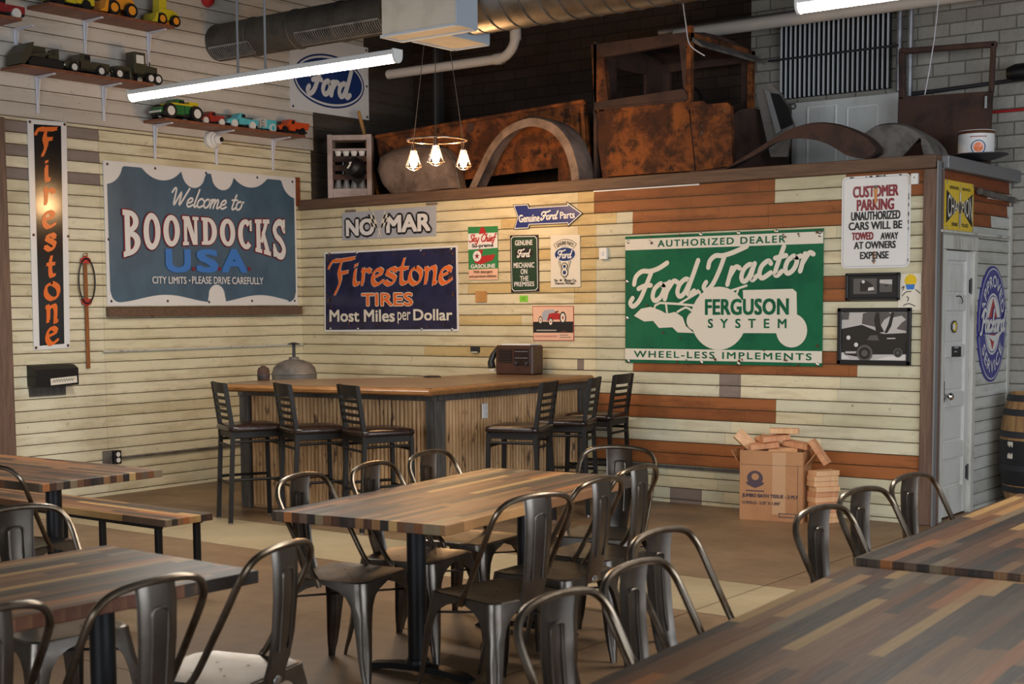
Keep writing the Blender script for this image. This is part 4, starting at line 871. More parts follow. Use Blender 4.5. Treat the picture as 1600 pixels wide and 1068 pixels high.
s.text('DEPENDABLE', (-hw+.08, hh-.06, -.03, hh-.04), 'ink', .02); s.text('SERVICE', (.04, hh-.06, hw-.08, hh-.04), 'ink', .02); s.text('SPARK', (-hw+.13, -hh+.03, -.04, -hh+.055), 'ink', .02); s.text('PLUGS', (.05, -hh+.03, hw-.12, -hh+.055), 'ink', .02)
s.screws([(-hw+.02, hh-.015), (hw-.02, hh-.015), (-hw+.02, -hh+.015), (hw-.02, -hh+.015)], 'steel', .01); s.done()
s = Sign('service_sign', 'oval blue and white car service sign with red diamond beside the door', 'D', [(1526, 416), (1570, 416), (1570, 595), (1526, 595)], X=DOORX)
a, b = .325, .452; s.slab(ell((0, 0), a, b, 56), 'royal', 0, .01); s.fill(ell((0, 0), a*.955, b*.96, 56), 'signwhite', .0108, 'border'); s.fill(ell((0, 0), a*.93, b*.94, 56), 'royal', .0116, 'field'); s.fill(ell((0, 0), a*.56, b*.53, 48), 'signwhite', .0122, 'field'); s.fill(ell((0, 0), a*.52, b*.495, 48), 'royal', .0126, 'field'); s.fill(ell((0, 0), a*.50, b*.475, 48), 'signwhite', .013, 'field')
s.fill([(0, b*.45), (-a*.40, 0), (0, -b*.45), (a*.40, 0)], 'red', .0136, 'emblem')
s.text('APPROVED', None, 'signwhite', .022, .0126, warp=lambda p, q: (a*(.63+.22*q)*math.sin(-1.3+2.6*p), b*(.64+.20*q)*math.cos(-1.3+2.6*p)), space=1.12)
s.text('SERVICE', None, 'signwhite', .022, .0126, warp=lambda p, q: (a*(.85-.22*q)*math.sin(-1.05+2.1*p), -b*(.84-.20*q)*math.cos(-1.05+2.1*p)), space=1.12)
pk = fit_strokes(strokes('Packard', shear=.2), (-a*.9, -b*.16, a*.88, b*.24)); s.ink(pk, .052, 'royal', .0142); s.ink(pk, .028, 'signwhite', .0150)
sw = [(-a*.7, -b*.17), (a*.1, -b*.2), (a*.85, -b*.08), (a*.3, -b*.26), (0, -b*.30), (-a*.3, -b*.22)]; s.fill(sw, 'signwhite', .0146, 'emblem'); s.done()
s = Sign('door_notice', 'small black notice plate on the white door above the knob', 'D', [(1487, 541), (1501, 541), (1501, 557), (1487, 557)], X=DOORX-.012); c = s.corners; s.slab(c[::-1], 'ink', 0, .004); s.ink([[(-.05, .03), (.03, .03)], [(-.05, 0), (.0, 0)]], .008, 'silver', .0046, per=1); s.done()
s = Sign('door_sticker', 'round black and yellow sticker in the middle of the white door', 'D', [(1487, 502), (1496, 502), (1496, 518), (1487, 518)], X=DOORX-.012, cat='sticker'); s.fill(ell((0, 0), .055, .046), 'ink', .001, 'field'); s.fill(ell((0, 0), .045, .036), 'yellow', .0016, 'field'); s.fill([(-.045, -.02), (.01, -.02), (.01, .02), (-.045, .02)], 'signwhite', .0022, 'field'); s.done()
# ---------------------------------------------------------------- tables
def table(label, x, y, rz, W_, L, peds, z=.75, top='butcher', group='butcher block dining tables', th=.042, foot='x'):
    t = thing('dining_table', label, 'table', (x, y, 0), rz, group)
    m = MB(); m.box((0, 0, z-th/2), (W_, L, th), b=.003); m.build('tabletop', top, t, smooth=0)
    for py in peds:
        m = MB(); m.lathe([(.042, .05), (.042, z-th-.012)], (0, py, 0), 20); m.build('column', 'black_steel', t)
        m = MB()
        if foot == 'x':
            for a in (-1, 1):
                P = [(0, py, .055), (a*.12, py, .05), (a*.24, py, .034), (a*.275, py, .012)]
                m.loft([[(p[0]-0, p[1]-w, p[2]-.0), (p[0], p[1]+w, p[2]), (p[0], p[1]+w, max(.004, p[2]-.028)), (p[0], p[1]-w, max(.004, p[2]-.028))] for p, w in zip(P, (.034, .032, .03, .034))])
            m.lathe([(.03, .052), (.055, .058), (.05, .075), (.043, .08)], (0, py, 0), 20); m.lathe([(.018, 0), (.018, .012)], (-.25, py, 0), 10); m.lathe([(.018, 0), (.018, .012)], (.25, py, 0), 10)
        m.build('foot', 'black_steel', t)
        m = MB(); m.box((0, py, z-th-.006), (W_*.62, .05, .010)); m.box((0, py, z-th-.006), (.10, .34, .010)); m.build('top_plate', 'black_steel', t, smooth=0)
    return t
table('butcher block dining table in the middle with metal chairs pushed in all round', 6.033, -4.90, math.radians(6.9), .87, 1.80, (-.46, .50))
table('butcher block dining table at the left picture edge, nearest the camera on that side', 6.235, -7.72, math.radians(-1.5), .82, 1.84, (-.40, .6))
table('butcher block dining table by the left wall in front of the long bench', 3.16, -5.49, math.radians(-1.2), .77, 1.84, (-.5, .5)).rotation_euler = (0, 0, math.radians(91.2))
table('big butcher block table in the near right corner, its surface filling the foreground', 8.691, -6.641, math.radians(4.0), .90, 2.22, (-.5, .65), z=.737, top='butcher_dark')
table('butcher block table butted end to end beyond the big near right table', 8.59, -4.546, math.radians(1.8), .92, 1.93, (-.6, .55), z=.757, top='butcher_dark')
b = thing('bench', 'long low butcher block bench on black steel legs by the left wall', 'bench', (2.94, -4.80, 0), math.radians(-.5))
m = MB(); m.box((0, 0, .43), (2.02, .34, .04), b=.003); m.build('bench_top', 'butcher_x', b, smooth=0)
m = MB(); m.box((0, -.15, .402), (1.9, .03, .018)); m.box((0, .13, .402), (1.9, .03, .018)); m.build('rail', 'black_steel', b, smooth=0)
for x in (-.9, .05, .92):
    for y in (-.145, .125):
        m = MB(); m.box((x, y, .197), (.034, .034, .394), b=.003); m.build('leg', 'black_steel', b, smooth=0)
# ---------------------------------------------------------------- metal cafe chair
def sq(h, r, z, n=6, ex=0.0, hy=None):
    P = []; hx = h; hy = hy or h
    for cx, cy, a0 in ((hx-r, hy-r, 0), (-hx+r, hy-r, PI/2), (-hx+r, -hy+r, PI), (hx-r, -hy+r, 1.5*PI)):
        for k in range(n+1): a = a0+PI/2*k/n; P.append((cx+r*math.cos(a), cy+r*math.sin(a), z))
    return P
def make_chair(label, loc, rz, group):
    t = thing('cafe_chair', label, 'chair', loc, rz, group)
    S = .200
    m = MB(); m.loft([sq(S, .05, .428), sq(S+.001, .05, .438), sq(S-.002, .05, .446), sq(S-.008, .048, .4495), sq(S-.016, .045, .4485), sq(S-.05, .06, .4455), sq(.08, .05, .4435)], 0, True, False)
    n = len(m.v); ring = list(range(n-28, n)); m.f.append(ring); m.m.append(0)
    for x, y in ((0, 0), (.07, .06), (-.07, .06), (.07, -.06), (-.07, -.06)): m.add([(x+.006*math.cos(k*PI/4), y+.006*math.sin(k*PI/4), .4466) for k in range(8)], [tuple(range(8))], 1)
    m.build('seat', ['gun', 'hole'], t)
    # legs: folded sheet channels whose arms sweep up into the arched apron
    lev = [(.445, .200, .0), (.425, .185, .002), (.408, .128, .005), (.385, .092, .009), (.35, .070, .014), (.30, .058, .019), (.22, .050, .026), (.14, .043, .033), (.07, .034, .040), (.035, .026, .044), (0, .022, .047)]
    for sx in (-1, 1):
        for sy in (-1, 1):
            rings = []
            back = .012 if sy < 0 else 0
            for z, arm, spl in lev:
                cx, cy = S+.0015+spl, S+.0015+spl+back*(1-z/.445); r = min(.045 if z > .3 else .028, arm*.7); out = []
                flute = .007*math.exp(-((z-.19)/.075)**2)
                pts = [(cx-arm, cy), (cx-r, cy)]+[(cx-r+(r-flute*(1 if abs(k-3) < 2 else 0))*math.sin(PI/2*k/6), cy-r+(r-flute*(1 if abs(k-3) < 2 else 0))*math.cos(PI/2*k/6)) for k in range(1, 6)]+[(cx, cy-r), (cx, cy-arm)]
                th = .004
                inn = [(cx-th, cy-arm), (cx-th, cy-r)]+[(cx-r+(r-th-flute*(1 if abs(k-3) < 2 else 0))*math.sin(PI/2*k/6), cy-r+(r-th-flute*(1 if abs(k-3) < 2 else 0))*math.cos(PI/2*k/6)) for k in range(5, 0, -1)]+[(cx-r, cy-th), (cx-arm, cy-th)]
                rings.append([(sx*p[0], sy*p[1], z) for p in pts+inn])
            m = MB(); m.loft(rings); fixnormals(m.build('leg', 'gun', t, smooth=50))
    # hoop
    w = .212
    half = [(-.206, -.015, .418), (-.209, -.025, .45), (-.209, -.055, .49), (-.210, -.150, .66), (-.209, -.205, .765), (-.196, -.226, .81), (-.162, -.238, .842), (-.10, -.245, .858)]
    P = smooth_path(half+[(0, -.249, .864)]+[(-x, y, z) for x, y, z in half[::-1]], 4)
    m = MB(); m.tube(P, .0115, 10); m.build('back_frame', 'gun_tube', t)
    m = MB(); rings = []
    sp = [(.856, -.246, .072), (.80, -.252, .072), (.70, -.250, .070), (.58, -.238, .066), (.50, -.222, .062), (.455, -.206, .060), (.415, -.2035, .058)]
    for z, y, hw in sp:
        c = .006
        rings.append([(-hw, y+.006, z), (-hw*.9, y-c*.6, z), (-hw*.45, y-c, z), (0, y-c*1.1, z), (hw*.45, y-c, z), (hw*.9, y-c*.6, z), (hw, y+.006, z), (hw*.9, y-c*.6+.003, z), (0, y-c*1.1+.003, z), (-hw*.9, y-c*.6+.003, z)])
    m.loft(rings)
    U = smooth_path([(-.028, -.2385, .53), (-.029, -.2465, .60), (-.030, -.2555, .70), (-.030, -.2585, .765), (-.024, -.2585, .785), (0, -.2595, .79), (.024, -.2585, .785), (.030, -.2585, .765), (.030, -.2555, .70), (.029, -.2465, .60), (.028, -.2385, .53)], 3); m.tube(U, .0042, 6)
    m.tube([(p.x, p.y+.0135, p.z) for p in U], .0042, 6)
    fixnormals(m.build('backrest', 'gun', t, smooth=50))
    m = MB(); m.lathe([(.019, 0), (.019, .004), (.014, .007), (0.0, .0075)], (0, 0, 0), 16, 0, 'y'); m.v = [Vector((p.x*1.25, -.2085-p.y, p.z*.9+.428)) for p in m.v]; fixnormals(m.build('badge', 'steel', t))
    m = MB()
    for a in (-1, 1): m.bar((-.19, -.19*a, .36), (.19, .19*a, .36), .02, .006, 0)
    m.build('cross_brace', 'black_steel', t, smooth=0)
    return t
R_ = math.radians
GA, GB, GD = 'metal chairs round the middle table', 'metal chairs round the left table', 'metal chairs along the near right tables'
chairs = [
 ('metal chair on the bar side of the middle table, nearest of three', 5.823, -5.506, -79, GA),
 ('metal chair on the bar side of the middle table, between two others', 5.770, -4.985, -80, GA),
 ('metal chair on the bar side of the middle table, furthest of three', 5.65, -4.44, -84, GA),
 ('metal chair seen from behind at the near corner of the middle table', 6.598, -5.445, 79, GA),
 ('metal chair on the right side of the middle table, second of three', 6.515, -4.93, 92, GA),
 ('metal chair on the right side of the middle table, furthest of three', 6.40, -4.44, 92, GA),
 ('metal chair at the far end of the middle table, its front facing the camera', 6.13, -3.95, 193, GA),
 ('metal chair with its seat in full view at the right corner of the left table', 6.633, -6.952, 105, GB),
 ('metal chair seen from behind, standing before the black column of the left table', 6.759, -7.515, 94, GB),
 ('metal chair cut off by the left picture edge, only its bronze hoop showing', 6.72, -8.00, 93, GB),
 ('metal chair on the wall side of the left table, facing the camera side', 5.674, -6.899, -94, GB),
 ('metal chair facing the table by the left wall, black seat beside the bench', 3.934, -5.883, 18, None),
 ('metal chair nearest the camera along the big near right table', 8.253, -7.024, -90, GD),
 ('metal chair along the big near right table, middle one of three', 8.181, -6.534, -88, GD),
 ('metal chair along the big near right table, third from the camera', 7.932, -5.993, -91, GD),
 ('metal chair below the wooden block tower, first of three along the second right table', 8.13, -5.22, -95, GD),
 ('metal chair, middle one of three along the second right table', 8.045, -4.66, -97, GD),
 ('metal chair towards the white door, last of three along the second right table', 8.03, -4.10, -96, GD),
]
c0 = None
for lb, x, y, a, g in chairs:
    if c0 is None: c0 = make_chair(lb, (x, y, 0), R_(a), g)
    else:
        c = dup(c0, (x, y, 0), R_(a), lb, g)
        if g is None and 'group' in c: del c['group']
# ---------------------------------------------------------------- bar counter in the corner
ZB = 1.02
A_, B_, C_ = Vector((1.675, -2.64)), Vector((3.536, -2.246)), Vector((3.45, -.02))
poly = [A_, B_, C_, Vector((2.5, -.02)), Vector((2.4, -.9)), Vector((2.0, -1.36)), Vector((1.53, -2.0))]
bar = thing('bar_counter', 'wood topped corner bar with reeded pine panels and grey posts', 'bar', (2.6, -1.6, 0))
m = MB(); th = .036
core = inset([tuple(p) for p in poly], .03)
m.prism(core, ZB-th, ZB, 0, 'xy'); fixnormals(m.build('bar_top', 'bar_top', bar, True, smooth=0))
m = MB()   # rounded nosing round the outer edges
for p, q in ((A_, B_), (B_, C_), (Vector((1.53, -2.0)), A_)):
    e = Vector((p.x, p.y, ZB-.024)); f = Vector((q.x, q.y, ZB-.024)); t = (f-e).normalized(); nrm = Vector((t.y, -t.x, 0)); prof = []
    rings = []
    for c in (e-t*.0, f+t*.0): rings.append([c-nrm*.05+Vector((0, 0, .024)), c-nrm*.012+Vector((0, 0, .024)), c+Vector((0, 0, .018)), c+nrm*.010+Vector((0, 0, .002)), c+nrm*.006+Vector((0, 0, -.018)), c-nrm*.012+Vector((0, 0, -.030)), c-nrm*.05+Vector((0, 0, -.030))])
    m.loft(rings)
fixnormals(m.build('nosing', 'bar_edge', bar, True, smooth=40))
BL_, BC_, BR_ = Vector((1.50, -2.19, 0)), Vector((3.33, -1.935, 0)), Vector((3.372, -.03, 0))
def panel_run(p, q, nm):
    t = (q-p); L = t.length; t.normalize(); n = Vector((t.y, -t.x, 0)); m = MB(); k = int(L/.036); w = L/k
    m.bar(p+Vector((0, 0, .48))-n*.03, q+Vector((0, 0, .48))-n*.03, .04, .94, 0)
    for i in range(k):
        c = p+t*(w*(i+.5)); m.loft([[c+t*(w*.46*math.cos(a))+n*(.014*math.sin(a)-.012)+Vector((0, 0, z)) for a in (0, PI*.2, PI*.4, PI*.6, PI*.8, PI)] for z in (.03, .93)])
    fixnormals(m.build(nm, 'reed', bar, True, smooth=50))
tl = (BC_-BL_).normalized(); panel_run(BL_+tl*.10, BC_-tl*.07, 'reeded_panel'); tr = (BR_-BC_).normalized(); panel_run(BC_+tr*.09, BR_-tr*.09, 'reeded_panel')
for p, t in ((BL_+tl*.045, tl), (BC_-tl*.03+tr*.0, tl), (BC_+tr*.045, tr), (BR_-tr*.045, tr)):
    n = Vector((t.y, -t.x, 0)); m = MB(); m.bar(p-n*.02, p-n*.02+Vector((0, 0, .955)), .09, .085, 0, up=n, b=.004); m.build('post', 'bar_post', bar, True, smooth=0)
for p, q, t in ((BL_, BC_, tl), (BC_, BR_, tr)):
    n = Vector((t.y, -t.x, 0)); m = MB(); m.bar(p+Vector((0, 0, .945))+n*.008, q+Vector((0, 0, .945))+n*.008, .06, .075, 0, b=.003); m.build('apron', 'bar_post', bar, True, smooth=0)
# outlet on the bar's right face
po = BC_+tr*.56; op = thing('bar_outlet', 'white outlet plate on the pale reeded side of the bar', 'outlet', (po.x+.006, po.y, .80), PI/2)
m = MB(); m.box((0, -.006, 0), (.07, .01, .115), b=.003); m.build('plate', 'white', op, smooth=0)
for z in (.022, -.022): m = MB(); m.box((0, -.0125, z), (.03, .004, .028), b=.001); m.build('socket', 'bracket', op, smooth=0)
# ---------------------------------------------------------------- bar stools
def make_stool(label, loc, rz):
    t = thing('bar_stool', label, 'stool', (*loc, 0), rz, 'ladder back bar stools')
    w, d, zs, H = .175, .18, .735, 1.05
    m = MB(); m.loft([sq(.205, .05, zs-.045, hy=.205), sq(.215, .06, zs-.035, hy=.212), sq(.215, .06, zs-.015, hy=.212), sq(.200, .06, zs-.002, hy=.20), sq(.15, .06, zs+.006, hy=.15), sq(.07, .05, zs+.009, hy=.07)]); m.build('seat', 'vinyl', t, smooth=60)
    m = MB()
    for a, b_ in (((-w, -d), (w, -d)), ((-w, d), (w, d)), ((-w, -d), (-w, d)), ((w, -d), (w, d))): m.bar((*a, zs-.068), (*b_, zs-.068), .022, .045, 0)
    m.build('seat_frame', 'stool', t, smooth=0)
    for sx in (-1, 1):
        m = MB(); m.bar((sx*w, d, zs-.05), (sx*(w+.012), d+.015, .012), .03, .03, 0, up=(0, 1, 0), b=.003); m.build('leg', 'stool', t, smooth=0)
        m = MB(); m.loft([[(sx*w+dx, y+dy, z) for dx, dy in ((-.015, -.015), (.015, -.015), (.015, .015), (-.015, .015))] for y, z in ((-d-.03, .012), (-d, zs-.10), (-d-.004, zs+.0), (-d-.022, zs+.12), (-d-.05, H))]); m.build('leg', 'stool', t, smooth=0)
    for sx in (-1, 1):
        for sy in (-1, 1):
            m = MB(); m.lathe([(.017, 0), (.017, .014)], (sx*(w+.012*(sy > 0)), sy*(d+(.015 if sy > 0 else .03)), 0), 10); m.build('foot_cap', 'steel', t)
    def slat(z0, z1):
        m = MB(); y = lambda z: -d-.004-.046*max(0, (z-zs)/(H-zs)); N = 8; ra = []
        for k in range(N+1):
            x = -w+2*w*k/N; bow = -.022*(1-(x/w)**2); ra.append([(x, y(z0)+bow-.006, z0), (x, y(z1)+bow-.006, z1), (x, y(z1)+bow+.006, z1), (x, y(z0)+bow+.006, z0)])
        m.loft(ra); m.build('back_slat', 'stool', t, smooth=30)
    slat(H-.075, H+.004)
    for z in (zs+.205, zs+.155, zs+.105, zs+.055): slat(z-.012, z+.012)
    for z, sides in ((.585, 'all'), (.30, 'all')):
        for a, b_ in (((-w-.004, -d-.012), (w+.004, -d-.012)), ((-w-.005, d+.006), (w+.005, d+.006)), ((-w-.004, -d-.012), (-w-.005, d+.006)), ((w+.004, -d-.012), (w+.005, d+.006))):
            m = MB(); m.tube([(*a, z+(.03 if a[1] != b_[1] else 0)), (*b_, z+(.03 if a[1] != b_[1] else 0))], .0105, 8); m.build('stretcher', 'stool', t)
    return t
st0 = None
for lb, x, y, a in (('ladder back bar stool at the left front of the bar, nearest the left wall', 2.08, -2.63, -27), ('ladder back bar stool, middle one of three along the dark bar front', 2.62, -2.50, -27), ('ladder back bar stool at the front of the bar, beside the grey corner post', 3.18, -2.40, -25),
                    ('ladder back bar stool at the pale side of the bar, just under the outlet', 3.87, -1.62, 108), ('ladder back bar stool, middle one of three along the pale bar side', 3.82, -.95, 112), ('ladder back bar stool at the pale bar side, nearest the boarded partition', 3.70, -.33, 100)):
    if st0 is None: st0 = make_stool(lb, (x, y), R_(a))
    else: dup(st0, (x, y, 0), R_(a), lb)
# ---------------------------------------------------------------- things on and behind the bar
t = thing('lamp_drum', 'old grey domed metal drum with a thin pipe stem standing behind the bar', 'drum', (.92, -1.25, 0))
p = ony(460, 590, -1.25); q = ony(460, 565, -1.25); t.location = (p.x, -1.25, 0); zt = q.z; zd = ony(460, 583, -1.25).z
m = MB(); m.lathe([(.16, 0), (.175, .02), (.19, .5), (.195, zd-.02), (.197, zd), (.19, zd+.012), (.18, zd+.05), (.14, zd+.09), (.08, zd+.115), (.045, zd+.122), (.045, zd+.14), (.02, zd+.145)], n=32); m.build('body', 'grey_metal', t)
m = MB(); m.tube([(0, 0, zd+.14), (0, 0, ony(460, 537, -1.25).z)], .014, 10); m.build('stem', 'hoop', t)
m = MB(); m.lathe([(.05, 0), (.06, .006), (.02, .016), (.004, .02)], (0, 0, ony(460, 538, -1.25).z), 20); m.build('cap', 'hoop', t)
m = MB(); m.lathe([(.198, zd-.004), (.201, zd), (.198, zd+.004)], n=32, caps=False); m.build('seam_band', 'galv', t)
t = thing('flask', 'dark brown flask standing at the far left end of the bar', 'flask', (1.66, -2.0, ZB)); p = onz(413, 594, ZB); t.location = (1.60, -2.03, ZB)
m = MB(); m.lathe([(.045, 0), (.05, .006), (.05, .075), (.042, .10), (.02, .112), (.02, .118), (.001, .119)], n=20); m.build('body', 'rust_dark', t); m = MB(); m.lathe([(.0515, .03), (.0525, .036), (.0515, .042)], n=20, caps=False); m.build('band', 'hoop', t)
p = onz(676, 589, ZB); o = MB(); o.lathe([(.0, .012), (.055, .012), (.075, .004), (.078, 0), (0, 0)], (p.x, p.y, ZB), 24); tag(fixnormals(o.build('black_saucer', 'black')), 'small black saucer lying on the bar top near its inner edge', 'saucer')
# radio with hand microphone
r = thing('tube_radio', 'brown wooden tabletop radio standing on the bar against the wall', 'radio', (2.83, -.22, ZB), R_(8))
m = MB(); m.box((0, 0, .125), (.36, .20, .25), b=.012); m.build('cabinet', 'radio', r, smooth=0)
m = MB(); m.box((-.08, -.103, .16), (.13, .006, .11)); 
for k in range(6): m.box((-.08, -.107, .115+k*.018), (.125, .004, .006), 1)
m.build('speaker_cloth', ['hole', 'radio'], r, smooth=0)
m = MB(); m.box((.08, -.103, .15), (.15, .006, .14), b=.002); m.build('dial_panel', 'vinyl', r, smooth=0)
m = MB()
for z in (.2, .145):
    for k in range(9): m.box((.02+k*.014, -.1075, z), (.007, .002, .005))
m.build('dial_scale', 'silver', r, smooth=0)
for x in (.03, .13): m = MB(); m.lathe([(.016, 0), (.015, .016), (0, .017)], (0, 0, 0), 14, 0, 'y'); m.v = [Vector((p.x+x, -.106-p.y, p.z+.10)) for p in m.v]; fixnormals(m.build('knob', 'hoop', r))
m = MB(); m.tube(smooth_path([(-.16, -.02, .24), (-.205, -.05, .20), (-.235, -.07, .12), (-.225, -.08, .06)], 4), [.016]*3+[.02]*3+[.026]*3+[.032]*3+[.034], 12); fixnormals(m.build('handset', 'black', r)); m = MB(); m.lathe([(.028, 0), (.034, .008), (.034, .016)], (-.224, -.082, .028), 14); m.build('mouthpiece', 'ivory', r)
o = MB(); o.box((2.84, -.22, ZB+.257), (.28, .17, .012), rot=Matrix.Rotation(R_(8), 3, 'Z'), b=.002); tag(o.build('paper_pad', 'white', smooth=0), 'pad of white paper lying on top of the brown radio', 'paper')
# ---------------------------------------------------------------- cardboard carton with wooden blocks
bx = thing('carton', 'tall brown cardboard carton of bath tissue filled with wooden blocks', 'box', (5.29, -.32, 0), R_(12))
m = MB(); W2, D2, H2, w_ = .235, .135, .52, .006
for c, d in (((0, -D2, H2/2), (2*W2, w_, H2)), ((0, D2, H2/2), (2*W2, w_, H2)), ((-W2, 0, H2/2), (w_, 2*D2, H2)), ((W2, 0, H2/2), (w_, 2*D2, H2)), ((0, 0, .004), (2*W2, 2*D2, .008))): m.box(c, d)
m.build('carton_body', 'carton', bx, smooth=0)
m = MB(); m.box((0, -D2-.0035, H2-.105), (2*W2, .002, .002)); m.box((.20, -D2-.0035, (H2-.105)/2), (.0025, .002, H2-.105)); m.box((.06, -D2-.0036, H2-.24), (.10, .0012, .46), 1); m.build('seam_and_tape', ['carton_ink', 'tape'], bx, smooth=0)
m = MB(); m.box((-W2-.05, .0, H2-.05), (.10, .22, .005), rot=Matrix.Rotation(R_(58), 3, 'Y')); m.build('flap', 'carton', bx, smooth=0)
m = MB(); m.box((W2+.05, .0, H2-.055), (.12, .22, .005), rot=Matrix.Rotation(R_(-50), 3, 'Y')); m.build('flap', 'carton', bx, smooth=0)
class Flat:  # lettering on the carton front
    pass
s = Sign.__new__(Sign); s.o = bx; s.mbs = {}; s.lift = 0.0; e = D2+.0035
s.text('JUMBO BATH TISSUE - 2 PLY', (-.215, .165, .205, .198), 'carton_ink', .03, e+.003); s.text('12 ROLLS - 3.25" X 1,000\'', (-.215, .118, .07, .143), 'carton_ink', .02, e+.003)
s.fill(ell((-.12, .315), .06, .055, 24), 'carton_ink', e, 'emblem'); s.fill(ell((-.118, .325), .028, .026), 'carton', e+.0006, 'emblem'); s.fill([(-.19, .285), (-.05, .285), (-.06, .265), (-.12, .24), (-.18, .265)][::-1], 'carton_ink', e, 'emblem'); s.fill([(-.19, .215), (-.05, .215), (-.05, .224), (-.19, .224)], 'carton_ink', e, 'emblem'); s.fill([(.06, .03), (.19, .03), (.19, .062), (.06, .062)], 'carton_ink', e, 'emblem'); s.fill([(.067, .036), (.183, .036), (.183, .056), (.067, .056)], 'carton', e+.0006, 'emblem'); s.done()
def block(label, loc, rot, mat, group, L=.21, wd=.088, h=.038):
    m = MB(); m.box((0, 0, 0), (L, wd, h), b=.0025); o = m.build('wood_block', mat, smooth=0); o.location = loc; o.rotation_euler = rot; return tag(o, label, 'block', group)
C2 = Matrix.Translation((5.29, -.32, 0)) @ Matrix.Rotation(R_(12), 4, 'Z')
heap = [('long pale block lying flat across the very top of the carton heap', (.060, .014, .661), (0, 0, .1), 0), ('pale block standing on its corner at the left end of the carton heap', (-.209, -.029, .568), (1.2, .75, .2), 0), ('reddish block leaning behind the corner block at the left of the carton', (-.096, .056, .557), (.3, .35, -.9), 1), ('reddish block lying across the left front rim of the carton', (-.068, -.066, .555), (.15, -.12, .25), 1),
        ('block wedged slantwise just beneath the topmost block of the carton heap', (-.001, -.021, .609), (.1, -.1, .5), 1), ('block lying at the right end of the carton heap, pale end outwards', (.164, 0, .563), (.1, .1, -.35), 1), ('block half sunk at the back rim of the carton behind the others', (.082, .079, .536), (.05, .1, -.1), 0), ('block hanging down over the right side flap of the carton', (.340, -.062, .520), (.1, .95, .0), 1), ('block half hidden at the centre front rim of the carton', (.070, -.068, .508), (.35, .0, .15), 0)]
for lb, p, rt, k in heap:
    w = C2 @ Vector(p); block(lb, w, (rt[0], rt[1], rt[2]+R_(12)), 'pine2' if k else 'pine', 'wooden blocks in the carton')
for lb, p in (('block buried under the others at the left inside the carton', (-.11, .040, .463)), ('block buried under the others at the right inside the carton', (.11, .03, .47))):
    block(lb, C2 @ Vector(p), (0, 0, R_(12)), 'pine', 'wooden blocks in the carton')
ords = ['bottom', 'second', 'third', 'fourth', 'fifth', 'sixth', 'seventh', 'eighth', 'ninth', 'top']
rb = random.Random(11); tw = onz(1286, 814, 0)
for k in range(10):
    lb = '%s wooden block of the little tower on the floor beside the carton' % (ords[k] if k in (0, 9) else ords[k]+' from bottom')
    block(lb, (tw.x+.03+rb.uniform(-.012, .012), tw.y-.06+rb.uniform(-.01, .01), .0195+k*.0388), (0, 0, R_(58)+rb.uniform(-.05, .05)), 'pine2' if k in (2, 3, 5) else 'pine', 'wooden blocks in the tower', L=.20, wd=.11)
# ---------------------------------------------------------------- barrel
t = thing('oak_barrel', 'oak barrel with dark iron hoops standing against the grey brick wall', 'barrel', (6.72, 1.37, 0))
prof = lambda z: .245+.065*(1-((z-.45)/.45)**2)
m = MB(); zs_ = [.0+.9*k/14 for k in range(15)]; n = 40; rings = []
for z in zs_: rings.append([((prof(z)-.002*(k % 2))*math.cos(2*PI*k/n), (prof(z)-.002*(k % 2))*math.sin(2*PI*k/n), z) for k in range(n)])
m.loft(rings, caps=False); m.build('staves', 'barrel', t, smooth=20)
m = MB(); m.lathe([(.0, .03), (.24, .03), (.24, .0)], n=40, caps=False); m.lathe([(.24, .9), (.24, .865), (.0, .865)], n=40, caps=False); m.build('barrel_head', 'barrel', t)
for z in (.02, .13, .30, .56, .73, .84):
    m = MB(); m.lathe([(prof(z)+.001, z), (prof(z)+.004, z+.002), (prof(z+.05)+.004, z+.048), (prof(z+.05)+.001, z+.05)], n=40, caps=False); m.build('hoop', 'hoop', t)
m = MB()
for k in range(6): a = 4.1+k*.03; m.add([((prof(zz)+.002)*math.cos(a+da), (prof(zz)+.002)*math.sin(a+da), zz) for da, zz in ((0, .40), (.03, .40), (.03, .53), (0, .53))], [(0, 1, 2, 3)])
m.build('burnt_mark', 'ivory', t)
m = MB(); m.loft([[((prof(zz)+.0012)*math.cos(a), (prof(zz)+.0012)*math.sin(a), zz) for a in [3.5+1.25*j/14 for j in range(15)]] for zz in (.19, .24, .29, .36, .42, .46, .50, .54)], closed=False, caps=False); m.build('black_paint_patch', 'ink', t)
# ---------------------------------------------------------------- old truck parts stored on the loft
ZL = 2.65
def T(x, y, Y=.3): w = ony(x, y, Y); return w.x, max(w.z, ZL)
YC0, YC1 = .30, 1.42
cab = thing('truck_cab', 'rusty orange cab of a very old truck standing on the loft', 'truck cab', (3.8, .86, ZL))
W4 = [T(943, 89), T(1061, 68), T(1068, 139), T(950, 157)]                       # window corners TL TR BR BL
out = [T(923, 70), T(1074, 50), T(1087, 268), T(945, 277)]
m = MB()
m.prism([T(923, 70), W4[0], W4[3], T(930, 178)], YC0, YC0+.05); fixnormals(m.build('rear_pillar', 'rust', cab, True, smooth=0)); m = MB()
for q in ([T(923, 70), T(1072, 50), W4[1], W4[0]], [W4[1], T(1072, 50), T(1075, 150), W4[2]]):
    m.prism(q, YC0, YC0+.05)
fixnormals(m.build('door_frame', 'rust_dark', cab, True, smooth=0))
m = MB(); m.prism([T(943, 166), T(1074, 154), T(1085, 266), T(946, 276)], YC0+.004, YC0+.05); fixnormals(m.build('door', 'rust', cab, True, smooth=0))
m = MB(); m.prism([T(926, 176), T(946, 173), T(950, 277), T(941, 280)], YC0+.01, YC0+.06); fixnormals(m.build('rear_corner', 'rust', cab, True, smooth=0))
